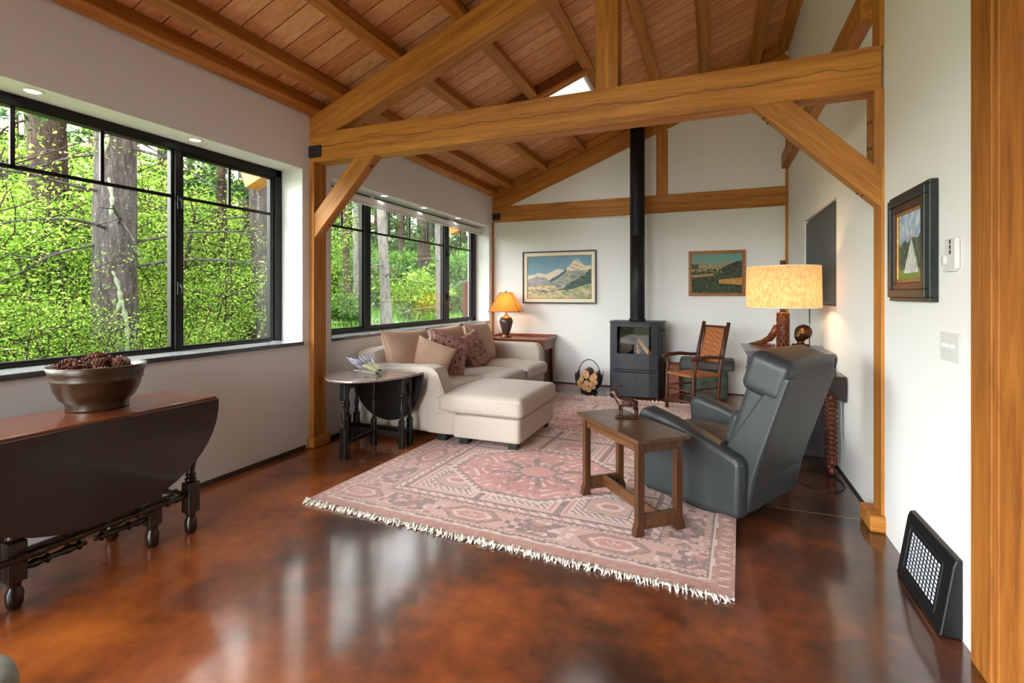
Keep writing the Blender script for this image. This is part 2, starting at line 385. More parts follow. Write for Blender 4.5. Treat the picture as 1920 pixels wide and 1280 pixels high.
# ================================================================== THE ROOM
struct(MB().box(-3.9, 4.5, -4.3, 7.95, -0.12, 0.0).build('floor', M['floor']))
w = MB()
w.box(-3.9, XL, -0.9, 7.95, -0.6, 0.975).box(-3.9, XL, -4.3, 7.95, 2.585, 3.2)
w.box(-3.9, XL, -0.9, -0.29, 0.975, 2.585).box(-3.9, XL, 3.524, 3.896, 0.975, 2.585).box(-3.9, XL, 7.631, 7.95, 0.975, 2.585)
struct(w.build('wall_left', M['wall']))
struct(MB().prism([(XL, 0), (1.1, 0), (1.1, 4.95), (XL, 3.2)], YB, YB+0.15).build('wall_back', M['wall']))
w = MB(); NY0, NY1, NZ0, NZ1 = 4.874, 6.44, 1.328, 2.25                       # television niche
w.box(XR, XR+0.2, 2.36, NY0, 0, 4.94).box(XR, XR+0.2, NY1, 7.95, 0, 4.94).box(XR, XR+0.2, NY0, NY1, 0, NZ0).box(XR, XR+0.2, NY0, NY1, NZ1, 4.94).box(XR+0.075, XR+0.2, NY0, NY1, NZ0, NZ1)
struct(w.build('wall_right', M['wall']))
# unseen room behind the camera; left and rear openings added for fill light
M['panel'] = wood('hall_bounce_absorber', S(70, 40, 18), S(92, 56, 26), S(112, 70, 34), 2, 0.6, knots=False)  # dark finish added on unseen walls to cut bounce onto the left wall
struct(MB().box(-1.0, 4.5, -4.3, -4.15, 0, 6.3).build('wall_rear', M['wall']))
struct(box('wall_side', M['panel'], 4.35, 4.5, -4.15, 2.5, 0, 6.3))
struct(MB().prism([(1.1, 0), (4.5, 0), (4.5, 6.2), (1.1, 4.9)], 2.36, 2.5).build('wall_hall', M['panel']))
# sloped board ceiling, cut open for the skylight
SKX0, SKX1, SKY0, SKY1 = -1.885, -1.362, 5.47, 6.75
c = MB(); BZ = 0.135
def slab(x0, x1, y0, y1):
    vs = [(x, y, roofz(x)+BZ+d) for d in (0, 0.04) for y in (y0, y1) for x in (x0, x1)]
    c.add(vs, [(0,2,3,1), (4,5,7,6), (0,1,5,4), (2,6,7,3), (0,4,6,2), (1,3,7,5)])
slab(-4.3, SKX0, -4.3, 7.95); slab(SKX1, 1.1, -4.3, 7.95); slab(1.1, 4.5, -4.3, 2.5); slab(SKX0, SKX1, -4.3, SKY0); slab(SKX0, SKX1, SKY1, 7.95)
struct(c.build('ceiling', M['boards']))
sh = thing('skylight', 'white painted skylight shaft in the board ceiling behind the king post', 'skylight', (SKX0, SKY0, roofz(SKX0)+0.14), kind='structure')
b = MB()
for (x0, x1, y0, y1) in ((SKX0-0.03, SKX0, SKY0, SKY1), (SKX1, SKX1+0.03, SKY0, SKY1), (SKX0, SKX1, SKY0-0.03, SKY0), (SKX0, SKX1, SKY1, SKY1+0.03)):
    b.box(x0, x1, y0, y1, roofz(SKX0)+0.16, roofz(SKX1)+0.75)
b.build('shaft', M['white'], sh, world=True)
box('pane', M['glass'], SKX0, SKX1, SKY0, SKY1, roofz(SKX1)+0.74, roofz(SKX1)+0.75, sh, world=True)
# base strips
struct(box('baseboard_left', M['baseb'], XL, XL+0.012, -0.9, 3.55, 0, 0.038))
struct(box('baseboard_left', M['baseb'], XL, XL+0.012, 3.83, 7.75, 0, 0.038))
struct(box('baseboard_back', M['baseb'], XL, XR, YB-0.008, YB, 0, 0.016))
struct(box('baseboard_right', M['baseb'], XR-0.006, XR, 3.80, 7.75, 0, 0.02))

# ------------------------------------------------------------------ timber frame
for i, (y, ylab) in enumerate(((YT, 'near'), (YB-0.03, 'far'))):
    yc = y + 0.08; d = 0.16
    wall = 'crossing the middle of the room' if i == 0 else 'on the fireside back wall'
    o = timber('tie_beam', (XL+0.004, yc, 2.793), (XR-0.01, yc, 2.793), d, 0.268, 'long cracked fir tie beam %s' % wall, m=M['firc'])
    o = timber('principal_rafter', (-4.38, yc, roofz(-4.38)-0.135), (XR, yc, roofz(XR)-0.135), d-0.004, 0.252, 'sloping fir rafter above the tie beam %s' % wall)
    o = timber('king_post', (-0.72, yc, 2.92), (-0.72, yc, roofz(-0.72)-0.26), d-0.008, 0.165, 'upright fir king post on the tie beam %s' % wall, up=(1,0,0), cat='post')
    tp = MB().box(XL+0.004, XL+0.148, y-0.016, y, 2.70, 2.81).build('tenon_plate', M['ironplate'], None, 0.018, 3)
    struct(tp, 'black iron end plate at the window end of the tie beam %s' % wall, 'plate')
# posts of the near truss
o = MB().box(XL+0.001, XL+0.056, YT, YT+0.16, 0.0, 2.66).build('timber_post', M['fir'], None, 0.006)
def upright(name, x0, x1, y0, y1, z0, z1, label, bev=0.006):
    m = timber(name, ((x0+x1)/2, (y0+y1)/2, z0), ((x0+x1)/2, (y0+y1)/2, z1), x1-x0, y1-y0, label, up=(0,1,0), bevel=bev, cat='post')
    return m
bpy.data.objects.remove(o)
upright('timber_post', XL+0.001, XL+0.056, YT, YT+0.16, 0.0, 2.66, 'tall fir post between the two windows')
upright('timber_post', 0.932, 0.975, YT-0.002, YT+0.16, 0.0, 2.18, 'fir post flush with the white wall below the right knee brace')
M['darkpeg'] = plain('dark_oak_peg', S(46, 26, 14), 0.7)
jw = upright('timber_post', 0.897, 0.975, YT, YT+0.165, 2.15, 2.662, 'jowled head of the fir post above the right knee brace')
for y, z in ((3.735, 2.50), (3.665, 2.485), (3.735, 2.335), (3.665, 2.32)):
    MB().lathe([(0.0105, -0.004), (0.0105, 0.003), (0, 0.004)], n=12, T=jw.matrix_basis.inverted() @ TR(0.897, y, z) @ RY(-PI/2)).build('peg', M['darkpeg'], jw)
upright('timber_post', 0.925, 0.975, YT, YT+0.16, 2.92, 4.6, 'upper fir post above the tie beam at the right wall')
upright('timber_post', XL+0.001, XL+0.02, YB-0.05, YB, 0.0, 2.66, 'thin edge of fir post in the back left corner', 0.002)
upright('timber_post', 0.915, XR-0.001, YB-0.03, YB, 0.0, 4.72, 'thin edge of fir post in the back right corner', 0.002)
struct(MB().box(XL+0.001, XL+0.085, YT-0.035, YT+0.20, 0.0, 0.105).build('trim_1', M['fir'], None, 0.02, 2), 'fir base block around the foot of the window post', 'base block')
struct(MB().box(0.868, 0.96, YT-0.03, YT+0.20, 0.0, 0.10).build('trim_2', M['fir'], None, 0.012, 2), 'fir base block at the foot of the right wall post', 'base block')
def brace(name, poly, y0, y1, label, ang, pegs):
    o = MB().prism(poly, y0, y1).build(name, M['fir'], None, 0.006)
    R = RY(ang); o.data.transform(R.inverted()); o.matrix_world = R
    for x, y, z, under in pegs:
        T = TR(x, y, z) @ (RY(PI/4*under + PI) if under else RX(PI/2))
        p = MB().lathe([(0.0115, -0.004), (0.0115, 0.003), (0, 0.004)], n=12, T=R.inverted() @ T, sx=1.0).build('peg', M['darkpeg'], o)
    return struct(o, label, 'brace')
M['darkpeg'] = plain('dark_oak_peg', S(46, 26, 14), 0.7)
brace('knee_brace', [(-3.45, 1.952), (-3.45, 2.182), (-2.986, 2.662), (-2.758, 2.662)], YT+0.004, YT+0.105, 'diagonal fir knee brace from window post up to the tie beam', -PI/4,
      [(-2.80, YT+0.004, 2.555, 0), (-2.836, YT+0.06, 2.582, 1), (-3.345, YT+0.004, 2.012, 0), (-3.325, YT+0.06, 2.078, 1)])
brace('knee_brace', [(0.937, 1.948), (0.937, 2.176), (0.462, 2.662), (0.232, 2.662)], YT+0.004, YT+0.112, 'diagonal fir knee brace from right wall post up to the tie beam', PI/4,
      [(0.304, YT+0.045, 2.582, -1), (0.330, YT+0.075, 2.556, -1), (0.85, YT+0.05, 2.036, -1), (0.83, YT+0.075, 2.056, -1)])
# pegs in the braces and posts
timber('wall_girt', (0.906, YT+0.16, 3.265), (0.906, YB-0.03, 3.265), 0.084, 0.20, 'level fir girt high on the right wall')
# purlins lying on the rafters
PX = [-3.506, -3.225, -2.612, -1.992, -1.365, -0.762, -0.165, 0.478, 0.838]
PN = ['eaves purlin of fir along the top of the window wall', 'second fir purlin from the window wall', 'third fir purlin from the window wall',
      'fourth fir purlin from the window wall, left of the skylight', 'fifth fir purlin from the window wall, right of the skylight', 'fir purlin just right of the king post',
      'third fir purlin counting from the white right wall', 'second fir purlin counting from the white right wall', 'topmost fir purlin against the white right wall']
tl = math.atan(SLOPE)
for x, lab in zip(PX, PN):
    xc = x + 0.052; zc = roofz(xc) + 0.066
    timber('ceiling_purlin', (xc, -0.85, zc), (xc, YB-0.02, zc), 0.108, 0.132, lab, up=(-math.sin(tl), 0, math.cos(tl)))
# blocking between the purlins: over the far truss and at the skylight header
M['firdark'] = wood('fir_blocking', S(96, 50, 18), S(126, 70, 28), S(150, 90, 40), 0, 0.55)
for k in range(8):
    x0, x1 = PX[k]+0.104, PX[k+1]
    if x1-x0 < 0.1: continue
    o = timber('purlin_blocking', (x0, YB-0.05, roofz(x0)+0.066), (x1, YB-0.05, roofz(x1)+0.066), 0.05, 0.128, 'fir blocking on the far rafter, in the %s bay from the window wall' % ['first','second','third','fourth','fifth','sixth','seventh','last'][k])
    if k in (2, 3):
        timber('skylight_header', (x0, SKY0-0.035, roofz(x0)+0.066), (x1, SKY0-0.035, roofz(x1)+0.066), 0.055, 0.128, 'dark fir header board in the bay %s' % ('beside the skylight' if k == 2 else 'at the near end of the skylight'), m=M['firdark'])
timber('header_ledge', (-2.51, SKY0-0.03, roofz(-2.51)-0.02), (-1.30, SKY0-0.03, roofz(-1.30)-0.02), 0.10, 0.04, 'thin fir ledge below the skylight header')
# end of the right wall: jamb and casing
struct(timber('trim_3', (0.955, 2.395, 0), (0.955, 2.395, 5.0), 0.055, 0.155, 'fir jamb board at the near end of the right wall', up=(0,1,0), m=M['firtrim'], bevel=0.004, cat='trim'))
struct(timber('trim_4', (1.12, 2.30, 0), (1.12, 2.30, 5.0), 0.37, 0.03, 'wide fir casing board at the right edge of the view', up=(0,1,0), m=M['firtrim'], bevel=0.004, cat='trim'))

# ------------------------------------------------------------------ windows in the left wall
XG = -3.78
def window(n, y0, y1, panes, munt, zg0, latches):
    root = bpy.data.objects.new('window_%d' % n, None); COL.objects.link(root); root.location = (XG, (y0+y1)/2, 1.0)
    tag(root, None, None, None, 'structure')
    zt, zb = 2.583, 0.999
    f = MB()
    f.box(XG-0.05, XG+0.03, y0, y1, zb, zg0-0.02).box(XG-0.05, XG+0.03, y0, y1, 2.515, zt)
    f.box(XG-0.05, XG+0.03, y0, panes[0][0]-0.02, zb, zt).box(XG-0.05, XG+0.03, panes[-1][1]+0.045, y1, zb, zt)
    f.build('frame', M['frame'], root, 0.006, world=True)
    for a, bb in zip(panes[:-1], panes[1:]):
        MB().box(XG-0.05, XG+0.035, a[1]+0.02, bb[0]-0.03, zg0-0.03, 2.52).build('mullion', M['frame'], root, 0.005, world=True)
    for k, (a, bb) in enumerate(panes):
        s = MB(); e = 0.03
        zt2 = 2.535 if k == 1 else 2.49
        s.box(XG-0.03, XG+0.015, a-0.02, bb+0.045, zg0-0.035, zg0).box(XG-0.03, XG+0.015, a-0.02, bb+0.045, zt2, 2.55)
        s.box(XG-0.03, XG+0.015, a-0.03, a, zg0, zt2).box(XG-0.03, XG+0.015, bb, bb+0.05, zg0, zt2)
        sa = s.build('sash', M['frame'], root, 0.004, world=True)
        g = MB().box(XG-0.008, XG-0.004, a, bb, zg0, zt2).build('pane', M['glass'], sa)
        L = root.location; g.data.transform(TR(-L.x, -L.y, -L.z))
        q = MB().box(XG-0.004, XG+0.012, a, bb, 2.155, 2.178)
        for y in munt[k]: q.box(XG-0.004, XG+0.012, y-0.011, y+0.011, 2.165, zt2)
        q.build('muntin', M['frame'], root, world=True)
    for (y, z) in latches:
        l = MB().box(XG+0.03, XG+0.05, y-0.016, y+0.016, z-0.05, z+0.05).tube([(XG+0.05, y, z+0.03), (XG+0.075, y, z), (XG+0.07, y, z-0.045)], [0.009, 0.008, 0.006], 8)
        l.build('latch', M['black_metal'], root, 0.004, world=True)
window(1, -0.285, 3.516, [(-0.17, 0.63), (0.79, 2.499), (2.596, 3.40)], [(0.18,), (1.137, 1.592, 2.05), (2.99,)], 1.035, [(2.545, 2.12), (2.545, 1.475)])
window(2, 3.900, 7.628, [(3.95, 4.687), (4.847, 6.547), (6.728, 7.47)], [(4.352,), (5.203, 5.658, 6.114), (7.109,)], 1.065, [(6.64, 2.05), (6.64, 1.40)])
sl = struct(box('trim_5', M['sill'], -3.75, XL+0.0, -0.288, 3.523, 0.976, 0.999, None, 0.002), 'slate sill with painted pale sky reflection and dark front edge under the near window', 'sill')
sl2 = struct(box('trim_6', M['sill'], -3.75, XL+0.0, 3.897, 7.63, 0.976, 0.999, None, 0.002), 'slate sill with painted pale sky reflection and dark front edge under the far window behind the sofa', 'sill')
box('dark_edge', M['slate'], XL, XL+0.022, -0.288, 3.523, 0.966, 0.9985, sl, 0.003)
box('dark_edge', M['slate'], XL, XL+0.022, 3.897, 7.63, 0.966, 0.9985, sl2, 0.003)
# rolled blind on the far window
bl = thing('roller_blind', 'white rolled up blind across the top of the far window', 'blind', (-3.66, 5.7, 2.5))
MB().tube([(-3.665, 3.93, 2.50), (-3.665, 6.58, 2.50)], 0.042, 16).build('roll', M['white'], bl, world=True)
MB().tube([(-3.665, 6.61, 2.50), (-3.665, 7.58, 2.50)], 0.042, 16).build('roll', M['white'], bl, world=True)
for y0, y1 in ((3.94, 6.57), (6.62, 7.57)):
    MB().box(-3.652, -3.63, y0, y1, 2.435, 2.458).build('hem_bar', M['white'], bl, 0.004, world=True)
for y in (3.915, 4.74, 6.595, 7.60):
    MB().box(-3.69, -3.64, y-0.008, y+0.008, 2.45, 2.583).build('bracket', M['white'], bl, 0.003, world=True)
# recessed soffit lights
for k, (x, y, lab) in enumerate(((-3.60, 1.607, 'recessed round light over the near window, farther from the post'), (-3.60, 2.568, 'recessed round light over the near window, closer to the post'),
        (-3.57, 4.84, 'recessed round light over the far window, closest to the knee brace'), (-3.57, 5.70, 'middle recessed round light over the far window'), (-3.57, 6.65, 'recessed round light over the far window, closest to the back corner'))):
    r = thing('recessed_light', lab, 'light', (x, y, 2.584), group='recessed soffit lights')
    MB().lathe([(0.038, -0.001), (0.038, -0.004), (0.055, -0.004), (0.058, 0.0)], n=28).build('trim_ring', M['white'], r)
    MB().lathe([(0.0, -0.0025), (0.037, -0.0025)], n=28).build('lens', M['lens'], r)
# ================================================================== FURNITURE HELPERS
def turned(z0, z1, r, beads=((0.12, 1.0), (0.5, 0.9), (0.88, 1.0))):
    """vase-and-bead turning between two heights"""
    H = z1-z0; P = [(0, .62), (.03, 1.0), (.06, 1.0), (.08, .62), (.11, .95), (.14, .62), (.20, .70), (.34, 1.02), (.44, .98), (.58, .70), (.70, .55), (.78, .60), (.82, .95), (.86, .60), (.90, 1.0), (.95, 1.0), (1.0, .7)]
    return [(r*a, z0+H*t) for t, a in P]
def turned_h(L, r, n):
    """profile of a horizontal turned stretcher of length L"""
    out = [(r*.6, 0)]
    for k in range(n):
        a = L*(k+.12)/n; b = L/n
        out += [(r*.55, a), (r*1.05, a+.10*b), (r*.6, a+.2*b), (r*.9, a+.45*b), (r*.6, a+.7*b)]
    return out + [(r*.6, L)]
def lay(p0, p1):
    """matrix that lays a +z lathe from p0 towards p1"""
    p0, p1 = Vector(p0), Vector(p1)
    return Matrix.Translation(p0) @ (p1-p0).to_track_quat('Z', 'Y').to_matrix().to_4x4()

# ------------------------------------------------------------------ dark drop-leaf table under the near window
CY = 1.55
t = thing('drop_leaf_table', 'large dark mahogany drop-leaf table under the near window, holding a wooden bowl', 'table', (-3.09, CY, 0))
def ell(cx, w2, depth, z, n=26, sgn=-1):
    return [(cx + w2*math.cos(PI*k/n), z + sgn*depth*abs(math.sin(PI*k/n))**0.9) for k in range(n+1)]
MB().box(-3.325, -2.845, CY-0.622, CY+0.622, 0.778, 0.80).build('table_top', M['mahogtop'], t, 0.008, 3, world=True)
lp = ell(CY, 0.62, 0.505, 0.787)
MB().prism(lp, -2.842, -2.822, 'yz').build('drop_leaf', M['mahog'], t, 0.006, world=True)
MB().prism(lp, -3.348, -3.328, 'yz').build('drop_leaf', M['mahog'], t, 0.006, world=True)
MB().box(-3.27, -2.91, CY-0.50, CY+0.50, 0.66, 0.777).build('apron', M['turned'], t, 0.004, world=True)
def block_leg(x, y, z1=0.70, r=0.032, bl=((0.13, 0.30),), name='leg'):
    m = MB(); m.lathe(turned(0.305, z1, r), (x, y, 0), 18)
    m.box(x-0.034, x+0.034, y-0.034, y+0.034, 0.125, 0.305).box(x-0.034, x+0.034, y-0.034, y+0.034, z1-0.08, z1)
    m.lathe([(0.022, 0.0), (0.031, 0.02), (0.034, 0.07), (0.022, 0.10), (0.030, 0.125)], (x, y, 0), 18)
    return m
for x in (-2.905, -3.26):
    for y in (CY-0.496, CY+0.496): block_leg(x, y).build('leg', M['turned'], t, 0.003, world=True)
for y in (CY-0.30, CY+0.30): block_leg(-2.945, y, 0.70).build('gate_leg', M['turned'], t, 0.003, world=True)
block_leg(-3.24, CY+0.26, 0.70, 0.03).build('gate_leg', M['turned'], t, 0.003, world=True)
block_leg(-3.24, CY-0.26, 0.70, 0.03).build('gate_leg', M['turned'], t, 0.003, world=True)
def stretch(p0, p1, r, n, mat, par, name='stretcher'):
    L = (Vector(p1)-Vector(p0)).length
    return MB().lathe(turned_h(L, r, n), n=14, T=lay(p0, p1)).build(name, mat, par, world=True)
stretch((-2.905, CY-0.48, 0.235), (-2.905, CY+0.48, 0.235), 0.026, 6, M['turned'], t)
stretch((-3.26, CY-0.48, 0.235), (-3.26, CY+0.48, 0.235), 0.026, 6, M['turned'], t)
for y in (CY-0.496, CY+0.496): stretch((-3.24, y, 0.215), (-2.92, y, 0.215), 0.024, 2, M['turned'], t)
stretch((-2.95, CY+0.02, 0.17), (-2.945, CY+0.28, 0.17), 0.024, 2, M['turned'], t, 'gate_rail')
stretch((-2.95, CY-0.02, 0.17), (-2.945, CY-0.28, 0.17), 0.024, 2, M['turned'], t, 'gate_rail')
# bowl of pine cones
BX, BY = -3.165, 1.70
b = thing('wooden_bowl', 'wide turned wooden bowl full of pine cones on the dark drop-leaf table', 'bowl', (BX, BY, 0.80))
MB().lathe([(0.0, 0.004), (0.135, 0.0), (0.140, 0.008), (0.134, 0.018), (0.141, 0.026), (0.137, 0.034), (0.165, 0.062), (0.188, 0.11), (0.199, 0.158), (0.206, 0.163), (0.202, 0.170), (0.209, 0.20), (0.222, 0.238), (0.217, 0.240), (0.20, 0.20), (0.185, 0.12), (0.15, 0.06), (0.0, 0.04)], n=56).build('body', M['bowlwood'], b)
def cone_mesh(r=0.045, L=0.085):
    m = MB(); m.lathe([(0.0, 0), (r*.5, L*.1), (r*.55, L*.4), (r*.3, L*.8), (0, L*.97)], n=10)
    k = 0; N = 74
    for i in range(N):
        f = i/N; z = L*(0.04+0.92*f); rr = r*(0.45+0.75*math.sin(PI*min(1, 0.22+0.72*f)))*(1-0.25*f); a = i*2.39996
        d = Vector((math.cos(a), math.sin(a), 0)); s = Vector((-d.y, d.x, 0)); w = r*0.30*(1.1-0.5*f)
        tip = d*rr + Vector((0, 0, z+L*0.05)); root = d*rr*0.35 + Vector((0, 0, z-0.002))
        mid = d*rr*0.85 + Vector((0, 0, z+L*0.012))
        m.add([root, mid+s*w, tip+s*w*0.5, tip-s*w*0.5, mid-s*w, tip*0.97 + Vector((0, 0, 0.008))], [(0,1,2), (0,2,3), (0,3,4), (1,5,2), (2,5,3), (3,5,4)])
    return m
c0 = cone_mesh().build('pine_cone', M['cone'])
tag(c0, 'brown open pine cone piled in the wooden bowl', 'pine cone', 'pine cones in the bowl')
spots = []
for k in range(8): spots.append((0.125*math.cos(k*PI/4+.2), 0.125*math.sin(k*PI/4+.2), 0.195+0.012*(k % 2)))
for k in range(5): spots.append((0.065*math.cos(k*1.257+.5), 0.065*math.sin(k*1.257+.5), 0.238+0.01*(k % 3)))
spots += [(-0.02, 0.0, 0.272), (0.11, 0.07, 0.245), (-0.10, -0.08, 0.24), (0.0, 0.0, 0.17)]
for k, (x, y, z) in enumerate(spots):
    o = c0 if k == 0 else c0.copy()
    if k: COL.objects.link(o)
    o.location = (BX+x, BY+y, 0.80+z-0.03); o.rotation_euler = (0.9+0.5*math.sin(k*2.1), 0.7*math.cos(k*1.7), k*1.3)
    o.scale = (1.0+0.12*math.sin(k*3),)*3

# ------------------------------------------------------------------ black gateleg table by the sofa arm
t = thing('gateleg_table', 'small black gateleg table between the tall post and the sofa arm', 'table', (-2.99, 3.95, 0))
HY, HX, ZT = 4.085, -2.985, 0.69
top = [(HX+0.425*math.cos(PI*k/40+PI), HY-0.70*abs(math.sin(PI*k/40))**0.92) for k in range(41)]
cut = HY-0.20
inner = [p for p in top if p[1] < cut]
xa = inner[0][0]; xb = inner[-1][0]
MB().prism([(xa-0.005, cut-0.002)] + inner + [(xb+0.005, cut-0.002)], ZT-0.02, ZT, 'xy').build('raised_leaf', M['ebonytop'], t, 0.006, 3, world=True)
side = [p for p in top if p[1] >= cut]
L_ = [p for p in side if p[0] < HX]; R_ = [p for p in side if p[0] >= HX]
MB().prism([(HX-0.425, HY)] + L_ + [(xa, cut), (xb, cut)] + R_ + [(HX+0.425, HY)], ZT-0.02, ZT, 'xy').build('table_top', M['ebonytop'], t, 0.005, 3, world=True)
MB().prism(ell(HX, 0.415, 0.485, ZT-0.012), HY+0.004, HY+0.022, 'xz').build('drop_leaf', M['ebony'], t, 0.005, world=True)
def small_leg(x, y, z1, s=0.024, r=0.021, foot=0.0, zb=0.26):
    m = MB(); m.box(x-s, x+s, y-s, y+s, foot, zb); m.lathe(turned(zb, z1-0.16, r), (x, y, 0), 16); m.box(x-s, x+s, y-s, y+s, z1-0.16, z1)
    return m
for x in (-3.31, -2.685):
    for y in (3.905, 4.035): small_leg(x, y, ZT-0.02).build('leg', M['ebony'], t, 0.003, world=True)
small_leg(-2.979, 3.467, ZT-0.02, 0.027, 0.023).build('gate_leg', M['ebony'], t, 0.003, world=True)
MB().box(-3.33, -2.665, 3.89, 4.05, ZT-0.10, ZT-0.021).build('apron', M['ebony'], t, 0.003, world=True)
for y in (3.905, 4.035): MB().box(-3.31, -2.685, y-0.012, y+0.012, 0.10, 0.15).build('stretcher', M['ebony'], t, 0.003, world=True)
for x in (-3.31, -2.685): MB().box(x-0.012, x+0.012, 3.905, 4.035, 0.13, 0.17).build('stretcher', M['ebony'], t, 0.003, world=True)
def bar(p0, p1, w, h):
    p0, p1 = Vector(p0), Vector(p1); x = (p1-p0).normalized(); y = Vector((0,0,1)).cross(x).normalized(); z = x.cross(y)
    T = Matrix((x, y, z)).transposed().to_4x4(); T.translation = p0
    return MB().box(0, (p1-p0).length, -w/2, w/2, -h/2, h/2, T)
bar((-2.979, 3.467, 0.135), (-2.985, 3.90, 0.135), 0.035, 0.035).build('gate_rail', M['ebony'], t, 0.003, world=True)
bar((-2.979, 3.467, ZT-0.06), (-2.985, 3.90, ZT-0.06), 0.03, 0.06).build('gate_rail', M['ebony'], t, 0.003, world=True)
small_leg(-2.985, 3.885, ZT-0.02, 0.022, 0.018).build('gate_post', M['ebony'], t, 0.003, world=True)
# lavender bunch lying on it
l = thing('lavender_bunch', 'dried grey lavender bunch tied with dark string on the black gateleg table', 'dried flowers', (-2.93, 3.80, ZT))
a0 = Vector((-2.80, 3.735, ZT+0.018)); a1 = Vector((-3.14, 3.83, ZT+0.05)); ax = (a1-a0).normalized(); sd = ax.cross(Vector((0,0,1))).normalized()
ms, mf = MB(), MB(); rr = random.Random(3)
for k in range(46):
    an = rr.uniform(-1, 1); el = rr.uniform(0, 1)
    st = a0 + sd*an*0.022 + Vector((0, 0, el*0.03)) - ax*rr.uniform(0, 0.03)
    ed = a0 + ax*rr.uniform(0.17, 0.23) + sd*an*0.075 + Vector((0, 0, 0.0+el*0.075))
    ms.tube([st, (st+ed)/2 + Vector((0, 0, 0.004)), ed], 0.0022, 4)
    d = (ed-st).normalized(); e2 = ed + (d + sd*an*0.3 + Vector((0, 0, el*0.25)))*rr.uniform(0.06, 0.13)
    mf.tube([ed, ed*.6+e2*.4, e2], [0.004, 0.0085, 0.003], 5)
ms.build('stems', M['stem'], l, world=True); mf.build('flower_heads', M['lav'], l, world=True)
MB().lathe([(0.027, -0.012), (0.03, -0.008), (0.03, 0.008), (0.027, 0.012)], n=16, T=lay(a0+ax*0.015+Vector((0,0,.012)), a0+ax+Vector((0,0,.012))), sx=1.1).build('tie', M['black'], l, world=True)

# ------------------------------------------------------------------ sectional sofa with chaise
s = thing('sectional_sofa', 'long oatmeal linen sectional sofa with chaise under the far window', 'sofa', (-2.75, 5.6, 0))
MB().soft(-3.47, -3.22, 4.22, 7.14, 0.09, 0.86, 0.06, 0.02).build('back_frame', M['sofa'], s, world=True)
MB().soft(-3.24, -2.32, 4.23, 6.95, 0.09, 0.30, 0.03).build('seat_base', M['sofa'], s, world=True)
def arm(y0, y1):
    prof = [(-3.40, 0.085), (-2.335, 0.085), (-2.335, 0.285), (-2.35, 0.31), (-2.40, 0.45), (-2.45, 0.60), (-2.475, 0.665), (-2.52, 0.708), (-2.60, 0.725), (-3.0, 0.715), (-3.40, 0.72)]
    return MB().prism(prof, y0, y1)
a = arm(4.195, 4.42).build('armrest', M['sofa'], s, 0.045, 5, world=True)
tb = MB().tube([(-2.342, 4.20, 0.30), (-2.40, 4.198, 0.46), (-2.452, 4.198, 0.60), (-2.48, 4.20, 0.66), (-2.53, 4.205, 0.703), (-2.62, 4.215, 0.718), (-3.35, 4.22, 0.715)], 0.006, 6)
tb.build('piping', M['sofa'], a, world=False); tb_o = a.children[0]; L = s.location; tb_o.data.transform(TR(-L.x, -L.y, -L.z))
a2 = MB().prism([(-3.40, 0.085), (-2.36, 0.085), (-2.36, 0.60), (-2.38, 0.66), (-2.43, 0.70), (-2.52, 0.715), (-3.40, 0.72)], 6.93, 7.14).build('armrest', M['sofa'], s, 0.05, 5, world=True)
MB().soft(-2.33, -2.28, 4.20, 4.24, 0.085, 0.30, 0.015).build('front_panel', M['sofa'], s, world=True)
MB().soft(-2.60, -2.305, 4.19, 4.30, 0.085, 0.297, 0.02, n=8).build('front_panel', M['sofa'], s, world=True)
MB().soft(-2.29, -1.615, 4.165, 5.20, 0.075, 0.292, 0.022, n=16).build('chaise_base', M['sofa'], s, world=True)
# cushion of the chaise: the part beside the arm stays behind it
ch2 = MB().soft(-2.47, -1.598, 4.172, 5.24, 0.296, 0.475, 0.05, 0.04, n=22, side=0.012)
cush = ch2.build('chaise_cushion', M['sofa'], s, world=True)
MB().soft(-3.22, -2.45, 4.43, 5.25, 0.298, 0.475, 0.05, 0.035, n=16).build('seat_cushion', M['sofa'], s, world=True)
def loop_pipe(x0, x1, y0, y1, z, par, r=0.0065, c=0.045):
    pts = []
    for (cx, cy, a0_) in ((x1-c, y1-c, 0), (x0+c, y1-c, 90), (x0+c, y0+c, 180), (x1-c, y0+c, 270)):
        for k in range(5):
            a_ = math.radians(a0_+k*22.5); pts.append((cx+c*math.cos(a_), cy+c*math.sin(a_), z))
    pts.append(pts[0])
    o = MB().tube([(x-L.x, y-L.y, zz-L.z) for x, y, zz in pts], r, 6).build('piping', M['sofa'], par)
    return o
loop_pipe(-2.47, -1.600, 4.172, 5.24, 0.437, cush); loop_pipe(-2.47, -1.600, 4.172, 5.24, 0.330, cush)
for (y0, y1, x1) in ((5.27, 6.10, -2.27), (6.12, 6.94, -2.24)):
    q = MB().soft(-3.22, x1, y0, y1, 0.285, 0.465, 0.06, 0.045, n=18, side=0.012).build('seat_cushion', M['sofa'], s, world=True)
    loop_pipe(-3.22, x1, y0, y1, 0.425, q)
for (x, y) in ((-2.45, 4.27), (-2.20, 4.25), (-1.70, 4.25), (-1.70, 5.10), (-2.20, 5.10), (-2.40, 6.85), (-3.35, 6.85), (-3.35, 4.32)):
    MB().box(x-0.045, x+0.045, y-0.045, y+0.045, 0.014 if x > -2.5 else 0.0, 0.092).build('foot', M['black'], s, 0.006, world=True)

